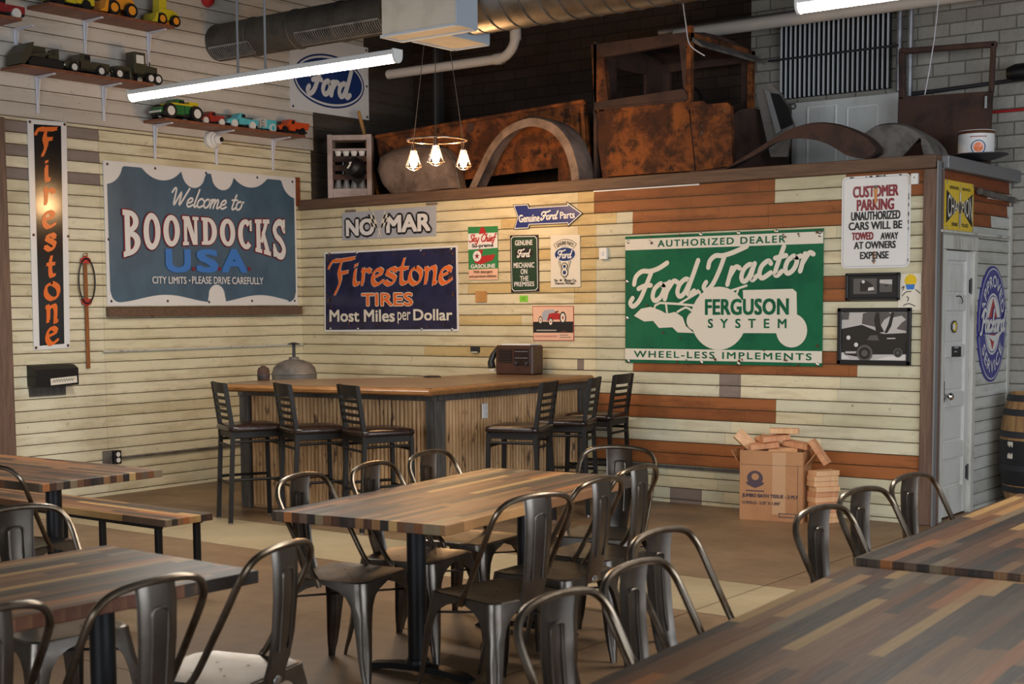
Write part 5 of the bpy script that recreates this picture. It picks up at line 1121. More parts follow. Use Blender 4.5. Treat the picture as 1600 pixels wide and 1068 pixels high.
m = MB(); m.prism([W4[3], W4[2], T(1075, 149), T(1075, 156), T(930, 172), T(931, 160)], YC0-.012, YC0+.05); m.tube([(*T(944, 169)[:1], YC0-.008, T(944, 169)[1]), (T(1072, 157)[0], YC0-.008, T(1072, 157)[1])], .012, 8); fixnormals(m.build('belt_line', 'rust_dark', cab, True, smooth=0))
m = MB(); P = [T(*p) for p in ((1077, 160), (1098, 157), (1103, 163), (1136, 160), (1142, 166), (1144, 240), (1146, 258), (1088, 267))]; m.prism(P, YC0, YC0+.04); fixnormals(m.build('cowl_side', 'rust', cab, True, smooth=0))
xw = T(1074, 60)[0]; zt = T(1074, 52)[1]; xr = T(925, 70)[0]; zb = ZL+.01; xc = T(1144, 166)[0]; zc_ = T(1140, 164)[1]
m = MB(); m.box((xw+.01, YC0+.025, (zt+zc_)/2+.03), (.045, .05, zt-zc_+.06)); m.box((xw+.01, YC1-.03, (zt+zc_)/2), (.045, .06, zt-zc_)); m.box((xw+.01, (YC0+YC1)/2, zt-.03), (.045, YC1-YC0, .07)); m.build('windshield_frame', 'rust', cab, True, smooth=0)
m = MB(); m.prism([(xw-.02, zt+.01), (xw+.12, zt-.10), (xw+.12, zt-.12), (xw-.02, zt-.04)], YC0+.02, YC1+.02); fixnormals(m.build('sun_visor', 'grey_metal', cab, True, smooth=0))
m = MB()
rings = []
for k in range(7): a = PI*k/6; yy = YC0+.03+(YC1-YC0-.06)*(.5-.5*math.cos(a)); zz = zt-.01+.07*math.sin(a); zl_ = T(925, 70)[1]-.01+.07*math.sin(a); rings.append([(xr+.01, yy, zl_), (xw-.01, yy, zz), (xw-.01, yy, zz-.03), (xr+.01, yy, zl_-.03)])
m.loft(rings); fixnormals(m.build('roof', 'rust_dark', cab, True))
m = MB(); xm = xr+.03
for c, d in (((xm, .86, ZL+.33), (.03, 1.12, .62)), ((xm, .86, zt-.05), (.03, 1.12, .18)), ((xm, .46, (zt-.14+ZL+.64)/2), (.028, .32, zt-.78-ZL)), ((xm, 1.26, (zt-.14+ZL+.64)/2), (.028, .30, zt-.78-ZL))): m.box(c, d)
m.build('rear_panel', 'rust_dark', cab, True, smooth=0)
m = MB(); zw = W4[2][1]
for c, d in ((((xr+xw)/2, YC1-.02, (ZL+zw)/2), (xw-xr, .04, zw-ZL)), (((xr+xw)/2, YC1-.02, zt-.04), (xw-xr, .04, .10)), ((xr+.06, YC1-.02, (zw+zt-.09)/2), (.12, .038, zt-.09-zw)), ((xw-.04, YC1-.02, (zw+zt-.09)/2), (.08, .038, zt-.09-zw))): m.box(c, d)
m.build('far_door', 'rust_dark', cab, True, smooth=0)
m = MB(); rings = []
for x, s_ in ((xw+.02, 1.0), (xw+.2, .97), (xc-.02, .93)):
    ring = []
    for k in range(11): a = PI*k/10; ring.append((x, .86-.55*s_*math.cos(a), zc_-.1+.13*s_*math.sin(a)))
    rings.append(ring+[(x, .86+.55*s_, ZL+.01), (x, .86-.55*s_, ZL+.01)])
m.loft(rings); fixnormals(m.build('cowl', 'rust_dark', cab, True))
m = MB(); m.tube([(3.75+.17*math.cos(2*PI*k/28), .95+.10*math.sin(2*PI*k/28)*.6, 3.33+.16*math.sin(2*PI*k/28)) for k in range(28)], .014, 8, closed=True); m.tube([(3.75, .95, 3.33), (4.0, .95, 3.05)], .014, 8); m.build('steering_wheel', 'black', cab, True)
# bed side
bed = thing('truck_bed_side', 'long orange rusted truck bed side panel standing left of the cab', 'truck bed', (2.3, .40, ZL))
m = MB(); P = [T(588, 214, .38), T(914, 158, .38), T(926, 280, .38), T(872, 283, .38), T(872, 262, .38), T(775, 274, .38), T(700, 284, .38), T(600, 292, .38)]; m.prism(P, .38, .41); fixnormals(m.build('side_panel', 'rust', bed, True, smooth=0))
m = MB(); a, b_ = T(588, 214, .38), T(914, 158, .38); m.bar((a[0], .375, a[1]), (b_[0], .375, b_[1]), .05, .035, b=.01); m.build('top_rail', 'rust', bed, True)
for x0, y0, x1, y1 in ((911, 165, 918, 280), (903, 178, 906, 270)):
    m = MB(); a, b_ = T(x0, y0, .37), T(x1, y1, .37); m.bar((a[0], .365, a[1]), (b_[0], .365, b_[1]), .035, .045, up=(0, 1, 0), b=.008); m.build('stake', 'rust', bed, True)
m = MB(); c = T(734, 199, .37); m.lathe([(.001, .375), (.045, .375), (.045, .385)], (0, 0, 0), 18, 0, 'y'); m.v = [Vector((p.x+c[0], p.y, p.z+c[1])) for p in m.v]; fixnormals(m.build('filler_hole', 'rust_dark', bed, True))
# fenders
def fender_strip(name, label, pts, Y0, Y1, mat, lip, inner=None):
    t = thing(name, label, 'fender', (sum(T(*p, Y0)[0] for p in pts)/len(pts), (Y0+Y1)/2, ZL)); P = [p for p in smooth_path([(*T(*p, Y0), 0) for p in pts], 6)]
    rings = []; cx = t.location.x
    for i, p in enumerate(P):
        q = P[min(i+1, len(P)-1)]-P[max(i-1, 0)]; n = Vector((q.y, -q.x)).normalized(); n = -n if n.y > 0 and False else n
        k = lip; rings.append([(p.x, Y1, p.y), (p.x, Y0+.03, p.y), (p.x+n.x*.012, Y0+.006, p.y+n.y*.012), (p.x+n.x*k, Y0, p.y+n.y*k), (p.x+n.x*k, Y0+.008, p.y+n.y*k), (p.x+n.x*.02, Y0+.02, p.y+n.y*.02), (p.x+n.x*.012, Y0+.04, p.y+n.y*.012), (p.x+n.x*.012, Y1, p.y+n.y*.012)])
    m = MB(); m.loft(rings); fixnormals(m.build('shell', mat, t, True, smooth=45)); return t
fender_strip('rear_fender', 'greyish arched rear fender standing upright against the orange bed side', [(731, 292), (745, 262), (762, 228), (788, 198), (828, 182), (866, 192), (890, 220), (902, 254), (906, 283)], .10, .34, 'primer', .085)
t = thing('rear_fender', 'dull brown rounded fender lying on the loft beside the bottle rack', 'fender', (1.05, .22, ZL)); O = [T(*p, .2) for p in ((592, 244), (606, 236), (632, 229), (664, 226), (688, 232), (703, 250), (712, 294), (650, 299), (610, 302), (596, 285), (588, 262))]
cx_ = sum(p[0] for p in O)/len(O); rings = []
for k, (sc_, y) in enumerate(((1.0, .36), (1.0, .26), (.97, .21), (.90, .17), (.76, .145), (.5, .13))): rings.append([(cx_+(x-cx_)*sc_, y, ZL+.004+(z-ZL)*sc_) for x, z in O])
m = MB(); m.loft(rings); fixnormals(m.build('shell', 'primer', t, True, smooth=50))
m = MB(); m.tube([(x, .262, max(z, ZL+.012)) for x, z in O[:7]], .010, 8); m.build('rolled_edge', 'grey_metal', t, True)
t = thing('front_fender', 'long swooping rusty front fender lying in front of the brown truck door', 'fender', (5.2, .3, ZL))
up_ = smooth_path([(*T(*p, .12), 0) for p in ((1118, 268), (1165, 240), (1210, 212), (1240, 197), (1275, 190), (1312, 194), (1345, 208), (1362, 222), (1367, 234), (1352, 245))], 5)
lo_ = smooth_path([(*T(*p, .12), 0) for p in ((1124, 270), (1172, 246), (1208, 225), (1228, 218), (1250, 216), (1275, 219), (1295, 226), (1312, 236), (1322, 242), (1340, 247))], 5)
m = MB(); rings = []
for a, b_ in zip(up_, lo_): rings.append([(b_.x, .12, b_.y), (a.x, .13, a.y-.012), (a.x, .17, a.y), (a.x, .27, a.y-.004), (a.x, .27, a.y-.014), (a.x, .17, a.y-.012), (b_.x, .135, b_.y)])
m.loft(rings); fixnormals(m.build('shell', 'rust_dark', t, True, smooth=50)); 
t = thing('front_fender', 'grey domed fender right of the long swooping fender, dark opening to the right', 'fender', (5.95, .45, ZL)); m = MB(); rings = []
for a, b_ in zip(smooth_path([(*T(*p, .25), 0) for p in ((1342, 206), (1362, 194), (1385, 190), (1410, 193), (1435, 207), (1450, 224), (1455, 240))], 4), smooth_path([(*T(*p, .25), 0) for p in ((1372, 246), (1380, 247), (1390, 246), (1405, 244), (1432, 215), (1436, 228), (1440, 244))], 4)):
    rings.append([(b_.x, .30, b_.y), (a.x, .31, a.y-.015), (a.x, .35, a.y), (a.x, .62, a.y-.02), (a.x, .62, a.y-.032), (b_.x, .31, b_.y)])
m.loft(rings); fixnormals(m.build('shell', 'grey_metal', t, True, smooth=50))
t = thing('hood_panel', 'scuffed grey hood panel leaning beside the truck cab with a dark curved cutout', 'truck panel', (4.9, .6, ZL)); Yh = .7
m = MB(); P = [T(*p, Yh) for p in ((1180, 140), (1206, 132), (1222, 148), (1240, 195), (1230, 245), (1204, 245))]; m.prism(P, Yh, Yh+.03); fixnormals(m.build('sheet', 'grey_metal', t, True, smooth=0))
m = MB(); P = [T(*p, Yh) for p in ((1200, 145), (1218, 147), (1232, 168), (1240, 194), (1222, 202), (1212, 175))]; m.prism(P, Yh-.012, Yh-.002); fixnormals(m.build('cutout', 'hole', t, True, smooth=0))
m = MB(); P = [T(*p, Yh) for p in ((1196, 140), (1204, 143), (1222, 205), (1214, 210))]; m.prism(P, Yh-.02, Yh-.004); fixnormals(m.build('flange', 'strip', t, True, smooth=0))
# radiator grille on the back wall, white house door, brown truck door
YG = 1.64
t = thing('radiator_grille', 'tall black radiator grille with bright upright bars fixed to the brick wall', 'grille', (4.8, YG, 3.3)); a, b_ = ony(1218, 155, YG), ony(1389, 143, YG); top_ = 4.14
m = MB(); m.box(((a.x+b_.x)/2, YG+.03, (a.z+top_)/2), (b_.x-a.x, .02, top_-a.z)); m.build('backing', 'hole', t, True, smooth=0)
for k in range(23):
    x = a.x+.015+(b_.x-a.x-.03)*k/22; m = MB(); m.box((x, YG, (a.z+top_)/2), (.009, .03, top_-a.z), b=.002); m.build('bar', 'grille_bar', t, True, smooth=0)
m = MB(); zr = ony(1300, 84, YG).z; m.tube([(a.x-.1, YG-.02, zr), (b_.x+.08, YG-.02, zr)], .010, 8); m.build('tie_rod', 'hoop', t, True)
YD = 1.55
t = thing('spare_door', 'white panelled door stored on its side beneath the radiator grille', 'door', (4.95, YD, ZL)); a, b_ = ony(1237, 160, YD), ony(1403, 146, YD); zt_ = (a.z+b_.z)/2
m = MB(); m.box(((a.x+b_.x)/2, YD+.02, (ZL+zt_)/2), (b_.x-a.x, .035, zt_-ZL), b=.003); m.build('slab', 'door', t, True, smooth=0)
for x0, x1 in ((1262, 1306), (1324, 1371)):
    p, q = ony(x0, 168, YD), ony(x1, 168, YD); m = MB()
    for c, d in ((((p.x+q.x)/2, YD, p.z), (q.x-p.x, .01, .016)), ((p.x, YD, (p.z+ZL)/2), (.016, .01, p.z-ZL)), ((q.x, YD, (p.z+ZL)/2), (.016, .01, p.z-ZL))): m.box(c, d, b=.003)
    m.build('panel_moulding', 'white', t, True, smooth=0)
m = MB(); c = ony(1240, 166, YD); m.tube([(c.x+.022*math.cos(k*PI/8), YD-.004, c.z+.022*math.sin(k*PI/8)) for k in range(16)], .008, 8, closed=True); m.build('knob_ring', 'grey_metal', t, True)
YT = 1.30
t = thing('truck_door_shell', 'brown rusted truck door with an empty window frame leaning by the brick wall', 'door', (5.85, YT, ZL)); g = lambda x, y: (ony(x, y, YT).x, ony(x, y, YT).z)
m = MB(); m.prism([g(1404, 152), g(1549, 142), g(1546, 205), (g(1546, 205)[0], ZL), (g(1404, 152)[0], ZL)], YT, YT+.05); fixnormals(m.build('lower_panel', 'rust_dark', t, True, smooth=0))
for p, q, w_ in (((1408, 80), (1408, 156), .05), ((1404, 80), (1556, 68), .045), ((1551, 66), (1547, 146), .035)):
    a, b_ = g(*p), g(*q); m = MB(); m.bar((a[0], YT+.025, a[1]), (b_[0], YT+.025, b_[1]), .05, w_, up=(0, 0, 1) if abs(a[0]-b_[0]) > .2 else (1, 0, 0), b=.008); m.build('window_frame', 'rust_dark', t, True)
m = MB(); a = g(1541, 160); m.box((a[0], YT-.01, a[1]), (.02, .02, .10), b=.004); m.build('latch', 'galv', t, True, smooth=0)
# can on its pan
pc = ony(1529, 246, .85)
t = thing('pan', 'wide shallow dark pan lying on the loft corner under the white can', 'pan', (pc.x, .85, ZL)); m = MB(); m.lathe([(0, .02), (.10, .02), (.20, .05), (.215, .056), (.215, .062), (.19, .056), (.09, .030), (0, .030)], n=32); fixnormals(m.build('dish', 'hoop', t))
t = thing('oil_can', 'white can with an orange dot in a blue ring at the loft corner', 'can', (pc.x-.02, .85, ZL+.034)); R = .132; hc = .20
m = MB(); m.lathe([(R, 0), (R, hc), (R+.004, hc+.004), (R-.006, hc+.006), (R-.01, hc-.012), (0, hc-.012)], n=36); m.build('body', 'signwhite', t)
m = MB(); m.lathe([(R+.001, .0), (R+.004, .006), (R+.001, .012)], n=36, caps=False); m.lathe([(R+.001, hc-.022), (R+.005, hc-.01), (R+.001, hc)], n=36, caps=False); m.build('rim', 'rustspot', t)
fa = math.atan2(CAM.y-.85, CAM.x-pc.x)+.12
def can_fill(mm, r0, r1, off, cz):
    for k in range(20):
        p = [(r*math.cos(b), r*math.sin(b)) for r, b in ((r0, k*PI/10), (r1, k*PI/10), (r1, (k+1)*PI/10), (r0, (k+1)*PI/10))]
        mm.add([((R+off)*math.cos(fa+x/R), (R+off)*math.sin(fa+x/R), cz+z) for x, z in p], [(0, 1, 2, 3)])
for nm, mt, r0, r1, o_ in (('blue_ring', 'deepblue', .046, .054, .0012), ('orange_dot', 'orange', .0005, .036, .0012)):
    m = MB(); can_fill(m, r0, r1, o_, .075); m.build(nm, mt, t)
m = MB(); m.tube([((R+.0015)*math.cos(fa+x/R), (R+.0015)*math.sin(fa+x/R), .15+.006*(i % 2)) for i, x in enumerate([-.06+.008*j for j in range(16)])], .003, 5); m.build('red_lettering', 'red', t)
# bottle crate
t = thing('oil_bottle_rack', 'grey wooden bottle rack with pale spouts in rows on the loft', 'rack', (.56, .14, ZL)); a, b_ = ony(515, 305, .06), ony(583, 302, .06); w = (b_.x-a.x); hR = ony(549, 208, .06).z-ZL; pm = ony(549, 300, .26); t.location = (pm.x, .26, ZL); t.rotation_euler = (0, 0, .62); w = .43; hR *= 1.02
MT['rackpaint'] = plain('grey_pink_rack_paint', srgb(176, 158, 152), .6, col2=srgb(150, 134, 128))
m = MB()
for c, d in (((-w/2+.025, 0, hR/2), (.05, .20, hR)), ((w/2-.025, 0, hR/2), (.05, .20, hR)), ((0, 0, .05), (w-.1, .196, .10)), ((0, 0, hR-.03), (w-.1, .196, .05)), ((0, 0, hR*.765), (w-.1, .19, .022))): m.box(c, d, b=.003)
m.build('frame', 'rackpaint', t, smooth=0)
for z in (.62, .48, .34):
    m = MB(); m.box((0, -.09, z*hR), (w-.10, .02, .055)); m.build('crosspiece', 'rust_dark', t, smooth=0)
m = MB(); m.box((0, .08, hR*.45), (w-.1, .01, hR*.62)); m.build('back_board', 'hole', t, smooth=0)
for k in range(4):
    x = -w/2+.10+(w-.2)*k/3; m = MB(); m.lathe([(.042, 0), (.040, .01), (.022, .09), (.016, .095), (.013, .13)], (x, -.055, .102), 14); m.build('spout', 'galv', t)
    m = MB(); m.lathe([(.020, 0), (.034, .05), (.036, .055)], (x, -.055, hR*.765-.068), 12); m.build('cup', 'white', t)
    for z in (.55, .41):
        if k < 3: m = MB(); m.tube([(x+.05, -.07, z*hR-.03), (x+.05, -.07, z*hR+.03)], .008, 6); m.build('divider', 'galv', t)
cap_ = thing('cap', 'black cloth cap with a small white emblem hung on the bottle rack', 'cap', (pm.x+.22, .12, ZL+.27)); m = MB(); m.lathe([(.10, 0), (.105, .03), (.095, .08), (.06, .115), (.01, .125)], n=20); m.M = Matrix.Identity(4); m.v = [Matrix.Rotation(1.25, 3, 'X') @ v for v in m.v]; m.build('crown', 'black', cap_); m = MB(); m.prism([(.10*math.cos(a), .02+.16*abs(math.sin(a))*-1) for a in [PI*k/12 for k in range(13)]], 0, .006, 0, 'xz'); fixnormals(m.build('visor', 'black', cap_)); m = MB(); m.tube(smooth_path([(-.01, -.132, .0), (.02, -.13, .03), (.02, -.128, .05), (.035, -.128, .05)], 4), .008, 6); m.build('emblem', 'white', cap_)
for k, (x0, y0, x1, y1) in enumerate(((509, 178, 513, 208), (560, 174, 571, 205))):
    p, q = ony(x0, y0, .66), ony(x1, y1+10, .66); m = MB(); m.tube([(p.x, .66, p.z), (q.x, .66, q.z), (q.x+(q.x-p.x)*2.0, .66, ZL)], .018, 8); tag(m.build('old_broomstick', 'ply'), ('thin weathered stick standing behind the left side of the bottle rack', 'thin yellow stick leaning behind the right side of the bottle rack')[k], 'stick')
p = ony(606, 190, 1.45); m = MB(); m.box((p.x, 1.66, p.z), (.12, .10, .30), b=.003); tag(m.build('wood_offcut', 'ply', smooth=0), 'short pale timber offcut fixed upright on the dark back wall', 'offcut')
# ---------------------------------------------------------------- ducts, pipes and lamps under the roof
t = thing('ventilation_duct', 'dusty round ventilation duct with slotted grilles over the left wall corner', 'duct', (1.0, -1.0, 4.03)); p = ony(318, 69, -1.0); q = ony(600, 25, -1.0); r = .165; zc0 = (p.z+q.z)/2
m = MB(); X0, X1 = p.x+.15, q.x+.1; m.v = []; m.tube([(X0-.0, -1, zc0), (X1, -1, zc0)], r, 36); m.build('pipe', 'duct_dark', t, True)
m = MB()
for k in range(5): x = X0+.02+k*(X1-X0-.04)/4; m.lathe([(r, -.012), (r+.008, -.008), (r+.008, .008), (r, .012)], (x, -1, zc0), 36, 0, 'x', caps=False)
m.build('seam_bands', 'duct_dark', t, True)
for xa, xb in ((X0+.10, X0+.62), (X0+1.20, X1-.02)):
    m = MB(); a0 = -2.35
    for ra, aa, ab in ((r+.014, a0-.42, a0-.34), (r+.014, a0+.34, a0+.42)):
        m.add([(x, -1+(ra)*math.cos(a)*1.0, zc0+ra*math.sin(a)) for x, a in ((xa, aa), (xb, aa), (xb, ab), (xa, ab))], [(0, 1, 2, 3)])
    n = int((xb-xa)/.026)
    for k in range(n+1):
        x = xa+(xb-xa)*k/n; A = [a0-.36+.72*j/6 for j in range(7)]
        m.loft([[(x-.004, -1+rr*math.cos(a), zc0+rr*math.sin(a)) for rr in (r+.002, r+.014)]+[(x+.004, -1+rr*math.cos(a), zc0+rr*math.sin(a)) for rr in (r+.014, r+.002)] for a in A])
    fixnormals(m.build('grille', 'galv', t, True, smooth=0)); m = MB(); m.loft([[(xa, -1+(r+.0015)*math.cos(a), zc0+(r+.0015)*math.sin(a)), (xb, -1+(r+.0015)*math.cos(a), zc0+(r+.0015)*math.sin(a))] for a in [a0-.36+.72*j/6 for j in range(7)]], closed=False, caps=False); m.build('slot', 'hole', t, True)
YA = -2.25                                  # front of the duct junction
t = thing('duct_box', 'big boxy duct junction with sheet metal edges hanging under the roof', 'duct', (3.0, -1.9, 4.0)); a = ony(596, 53, YA); b_ = ony(712, 44, YA); zb_ = (a.z+b_.z)/2; x0, x1 = a.x, b_.x; YB_ = onx(745, 38, x1).y; yc = (YA+YB_)/2; dy = YB_-YA
m = MB(); m.box(((x0+x1)/2, yc, zb_+.45), (x1-x0, dy, .90), b=.006); m.build('casing', 'insul', t, True, smooth=0)
m = MB(); m.box((x1+.004, yc, zb_+.45), (.008, dy, .90)); m.build('end_sheet', 'sheet_blue', t, True, smooth=0)
m = MB(); m.box(((x0+x1)/2, YA, zb_+.002), (x1-x0, .03, .016)); m.box((x0, yc, zb_+.002), (.03, dy, .016)); m.box(((x0+x1)/2, YB_-.02, zb_-.002), (x1-x0, .04, .012)); m.build('edge_trim', 'sheet_blue', t, True, smooth=0)
xm_ = ony(645, 59, YB_).x; q = onx(710, 78, xm_); yf, zlo = q.y, q.z; xe_ = ony(764, 71, yf).x; ym = (YB_+yf)/2
m = MB(); m.box(((xm_+xe_)/2, ym, zlo+.2), (xe_-xm_, yf-YB_, .40), b=.006); m.build('lower_casing', 'insul', t, True, smooth=0)
m = MB(); m.box((xe_+.004, ym, zlo+.2), (.008, yf-YB_, .40)); m.box(((xm_+xe_)/2, yf-.01, zlo-.002), (xe_-xm_, .03, .012)); m.box((xm_, ym, zlo-.002), (.03, yf-YB_, .012)); m.build('lower_trim', 'sheet_blue', t, True, smooth=0)
t = thing('spiral_duct', 'large shiny spiral duct running right from the boxy duct junction', 'duct', (4.8, -1.62, 4.2)); r = .24; yS = YB_+.255; a = ony(900, 28.0, yS); zc1 = a.z+r*.98; xe = 7.4
m = MB(); m.tube([(xe_+.012, yS, zc1), (xe, yS, zc1)], r, 48); m.build('pipe', 'duct', t, True)
m = MB(); P = []; turns = int((xe-xe_)/.16)
for k in range(turns*24): ang = 2*PI*k/24; P.append((xe_+.03+(xe-xe_-.06)*k/(turns*24), yS+(r+.002)*math.cos(ang), zc1+(r+.002)*math.sin(ang)))
m.tube(P, .005, 5); m.build('spiral_seam', 'duct_dark', t, True)
t = thing('drain_pipe', 'white plastic drain pipe bending upwards before the dark brick wall', 'pipe', (1.3, .9, 3.9)); a, b_ = ony(607, 118, .9), ony(795, 88, .9); z_ = (a.z+b_.z)/2
P = [Vector((a.x, .9, z_)), Vector((b_.x-.12, .9, z_))]+[Vector((b_.x-.12+.2*math.sin(k*PI/12), .9, z_+.2-.2*math.cos(k*PI/12))) for k in range(1, 7)]+[Vector((b_.x+.08, .9, z_+.55))]
m = MB(); m.tube(P, .047, 16); m.build('pipe', 'pvc', t, True)
for c, ax in ((P[1], 'x'), (P[-2], 'z')): m = MB(); m.lathe([(.052, -.05), (.054, -.04), (.054, .04), (.052, .05)], c, 18, 0, ax, caps=False); m.build('coupling', 'pvc', t, True)
def pipe(name, label, pts, r, mat, cat='pipe'):
    m = MB(); m.tube(pts, r, 12); return tag(m.build(name, mat), label, cat)
a, b_ = ony(1110, 52, 1.2), ony(1400, 2, 1.2); pipe('ceiling_pipe', 'thick beige pipe running along above the brown truck door', [(a.x-.35, 1.2, (a.z+b_.z)/2), (8.5, 1.2, (a.z+b_.z)/2)], .055, 'pvc')
a = ony(1060, 47, 1.45); pipe('ceiling_pipe', 'thin grey pipe just above the rusty cab roof', [(a.x-.2, 1.45, a.z), (a.x+3.5, 1.45, a.z+.0)], .028, 'strip')
for k, x in enumerate((1404, 1421)):
    p, q = ony(x, 150-8*(k == 0), 1.66), ony(x, 0, 1.66); m = MB(); m.tube([(p.x, 1.66, p.z), (p.x, 1.66, ZC-.05)], .024, 14); t_ = m.build('conduit', 'galv'); tag(t_, ('shiny upright conduit on the brick wall, left one of a pair', 'shiny upright conduit on the brick wall, right one of a pair')[k], 'conduit', 'conduits on the brick wall')
a, b_ = ony(1425, 147, 1.66), ony(1600, 113, 1.66); pipe('wall_pipe', 'dark pipe crossing the grey brick wall behind the brown truck door', [(a.x, 1.66, a.z), (b_.x+1.5, 1.66, b_.z+(b_.z-a.z)*.0)], .016, 'hoop')
a, b_ = ony(1549, 179, 1.66), ony(1600, 167, 1.66); pipe('wall_pipe', 'thin red pipe on the grey brick wall right of the truck door', [(a.x, 1.66, (a.z+b_.z)/2), (b_.x+1.5, 1.66, (a.z+b_.z)/2)], .012, 'red')
a = ony(1595, 113, 1.5); t = thing('wall_fixture', 'black fixture on the dark pipe at the right edge of the brick wall', 'fixture', (a.x, 1.5, a.z)); m = MB(); m.lathe([(.05, -.10), (.07, -.04), (.07, .05), (.03, .10)], (0, 0, 0), 18, 0, 'x'); m.build('housing', 'black', t); m = MB(); m.tube([(0, 0, 0), (0, .2, 0)], .015, 8); m.build('stem', 'black', t)
P = [ony(x, y, 1.0) for x, y in ((1467, -5), (1460, 60), (1452, 110), (1445, 148))]; pipe('pull_cord', 'thin pale cord hanging in front of the grey brick wall', [tuple(p) for p in P], .004, 'bracket', 'cord')
P = [ony(x, y, .1) for x, y in ((1066, -4), (1072, 40), (1078, 70), (1101, 87))]; pipe('wire', 'bent pale wire dangling before the cab of the old truck', smooth_path([tuple(p) for p in P], 4), .005, 'bracket', 'wire')
a = ony(1530, 303, DOORX-6.2); t = thing('pipe_bracket', 'short grey pipe stub fixed on the boards right of the spark plug sign', 'pipe', (DOORX+.03, 1.3, 2.33)); p, q = onx(1531, 299, DOORX+.04), onx(1585, 313, DOORX+.04); m = MB(); m.tube([(DOORX+.04, p.y, p.z), (DOORX+.04, min(q.y, 1.64), q.z)], .024, 14); m.build('tube', 'grey_metal', t, True)
m = MB(); m.box((DOORX+.015, (p.y+1.6)/2, (p.z+q.z)/2), (.03, .04, .04)); m.build('clip', 'hoop', t, True, smooth=0)
# roof awning sheet, seen at the top between duct and tube lamp
m = MB(); n = 46
for k in range(n):
    x = 4.35+k*.04; m.add([(x, -.35, 4.28+.012*(k % 2)), (x+.04, -.35, 4.28+.012*((k+1) % 2)), (x+.04, 1.1, 4.16+.012*((k+1) % 2)), (x, 1.1, 4.16+.012*(k % 2))], [(0, 1, 2, 3)])
tag(m.build('corrugated_sheet', 'deck', smooth=0), 'dark corrugated roofing sheet high above the grille', 'sheet')
# LED tube lamps
def tube_lamp(label, x0, x1, y, z, rods):
    t = thing('tube_lamp', label, 'lamp', ((x0+x1)/2, y, z), 0, 'linear tube lamps'); L = x1-x0
    m = MB(); m.box((0, 0, .028), (L, .075, .034), b=.004); m.build('housing', 'white', t, smooth=0)
    m = MB(); N = 8; m.loft([[(x, .036*math.cos(PI+PI*k/N), .012+.042*math.sin(PI+PI*k/N)) for k in range(N+1)] for x in (-L/2+.004, L/2-.004)]); m.build('diffuser', 'tube_glow', t)
    for s_ in (-1, 1):
        m = MB(); m.loft([[(x, .040*math.cos(PI+PI*k/N), .012+.046*math.sin(PI+PI*k/N)) for k in range(N+1)]+[(x, .040, .048), (x, -.040, .048)] for x in (s_*L/2-s_*.003, s_*L/2+s_*.012)]); fixnormals(m.build('end_cap', 'white', t, smooth=0))
    for x in rods: m = MB(); m.tube([(x, 0, .04), (x, 0, ZC-z)], .008, 8); m.build('rod', 'strip', t)
    return t
tube_lamp('long glowing tube lamp hanging in front of the left wall', 2.006, 4.446, -3.582, 3.062, (-.145, .11))
p = onz(1250, 9, 3.07); tube_lamp('long glowing tube lamp at the top right, cut by the picture edge', p.x, p.x+2.44, p.y, 3.062, (-.75, .75))
ll = bpy.data.lights
for nm, x, y in (('tube_lamp_light', 3.226, -3.582), ('tube_lamp_light', p.x+1.22, p.y)):
    l = ll.new(nm, 'AREA'); l.shape = 'RECTANGLE'; l.size = 2.4; l.size_y = .07; l.energy = TUBE_W; l.color = (1, .93, .83); o = bpy.data.objects.new(nm, l); COL.objects.link(o); o.location = (x, y, 3.01)
# chandelier
pc = ony(683, 219, -1.15); t = thing('chandelier', 'ring chandelier with three glowing caged bulbs hanging over the bar', 'chandelier', (pc.x, pc.y, pc.z)); RR = .237
m = MB(); m.tube([(RR*math.cos(2*PI*k/48), RR*math.sin(2*PI*k/48), 0) for k in range(48)], .0095, 8, closed=True); m.build('ring', 'copper', t)
vd = math.atan2(CAM.y+1.15, CAM.x-pc.x)
for k, ang in enumerate((vd-2.2, vd+2.05, vd-.05)):
    bxp = RR*(1.0)*math.cos(ang); byp = RR*math.sin(ang)
    top_p = (0, 0, ZC-pc.z-.02)
    m = MB(); m.tube([(bxp, byp, 0), (bxp*.25, byp*.25, 1.15), (bxp*.1, byp*.1, ZC-pc.z-.03)], .003, 6); m.build('cable', 'cable', t)
    zz = -.035; m = MB(); m.lathe([(.012, .03), (.017, .02), (.017, -.015), (.02, -.02), (.02, -.035)], (bxp, byp, zz), 14); m.build('socket', 'copper', t)
    m = MB(); m.lathe([(.010, -.035), (.013, -.05), (.026, -.09), (.032, -.12), (.026, -.15), (.012, -.168), (0, -.172)], (bxp, byp, zz), 16); b_o = m.build('bulb', 'bulb', t)
    cg = m = MB()
    for rr, z in ((.034, -.062), (.048, -.105), (.066, -.16)): m.tube([(bxp+rr*math.cos(2*PI*j/20), byp+rr*math.sin(2*PI*j/20), zz+z) for j in range(20)], .0026, 5, closed=True)
    for j in range(6):
        a = j*PI/3; m.tube([(bxp+r*math.cos(a), byp+r*math.sin(a), zz+z) for r, z in ((.02, -.02), (.034, -.062), (.048, -.105), (.066, -.16), (.034, -.182), (.002, -.19))], .0024, 5)
    m.build('cage', 'copper', t)
    l = ll.new('bulb_light', 'POINT'); l.energy = BULB_W; l.color = (1, .58, .26); l.shadow_soft_size = .03; o = bpy.data.objects.new('bulb_light', l); COL.objects.link(o); o.location = (pc.x+bxp*1.0, pc.y+byp, pc.z-.26)
m = MB(); m.tube([(0, 0, 1.1), (0, 0, ZC-pc.z)], .012, 8); m.build('down_rod', 'black_steel', t)
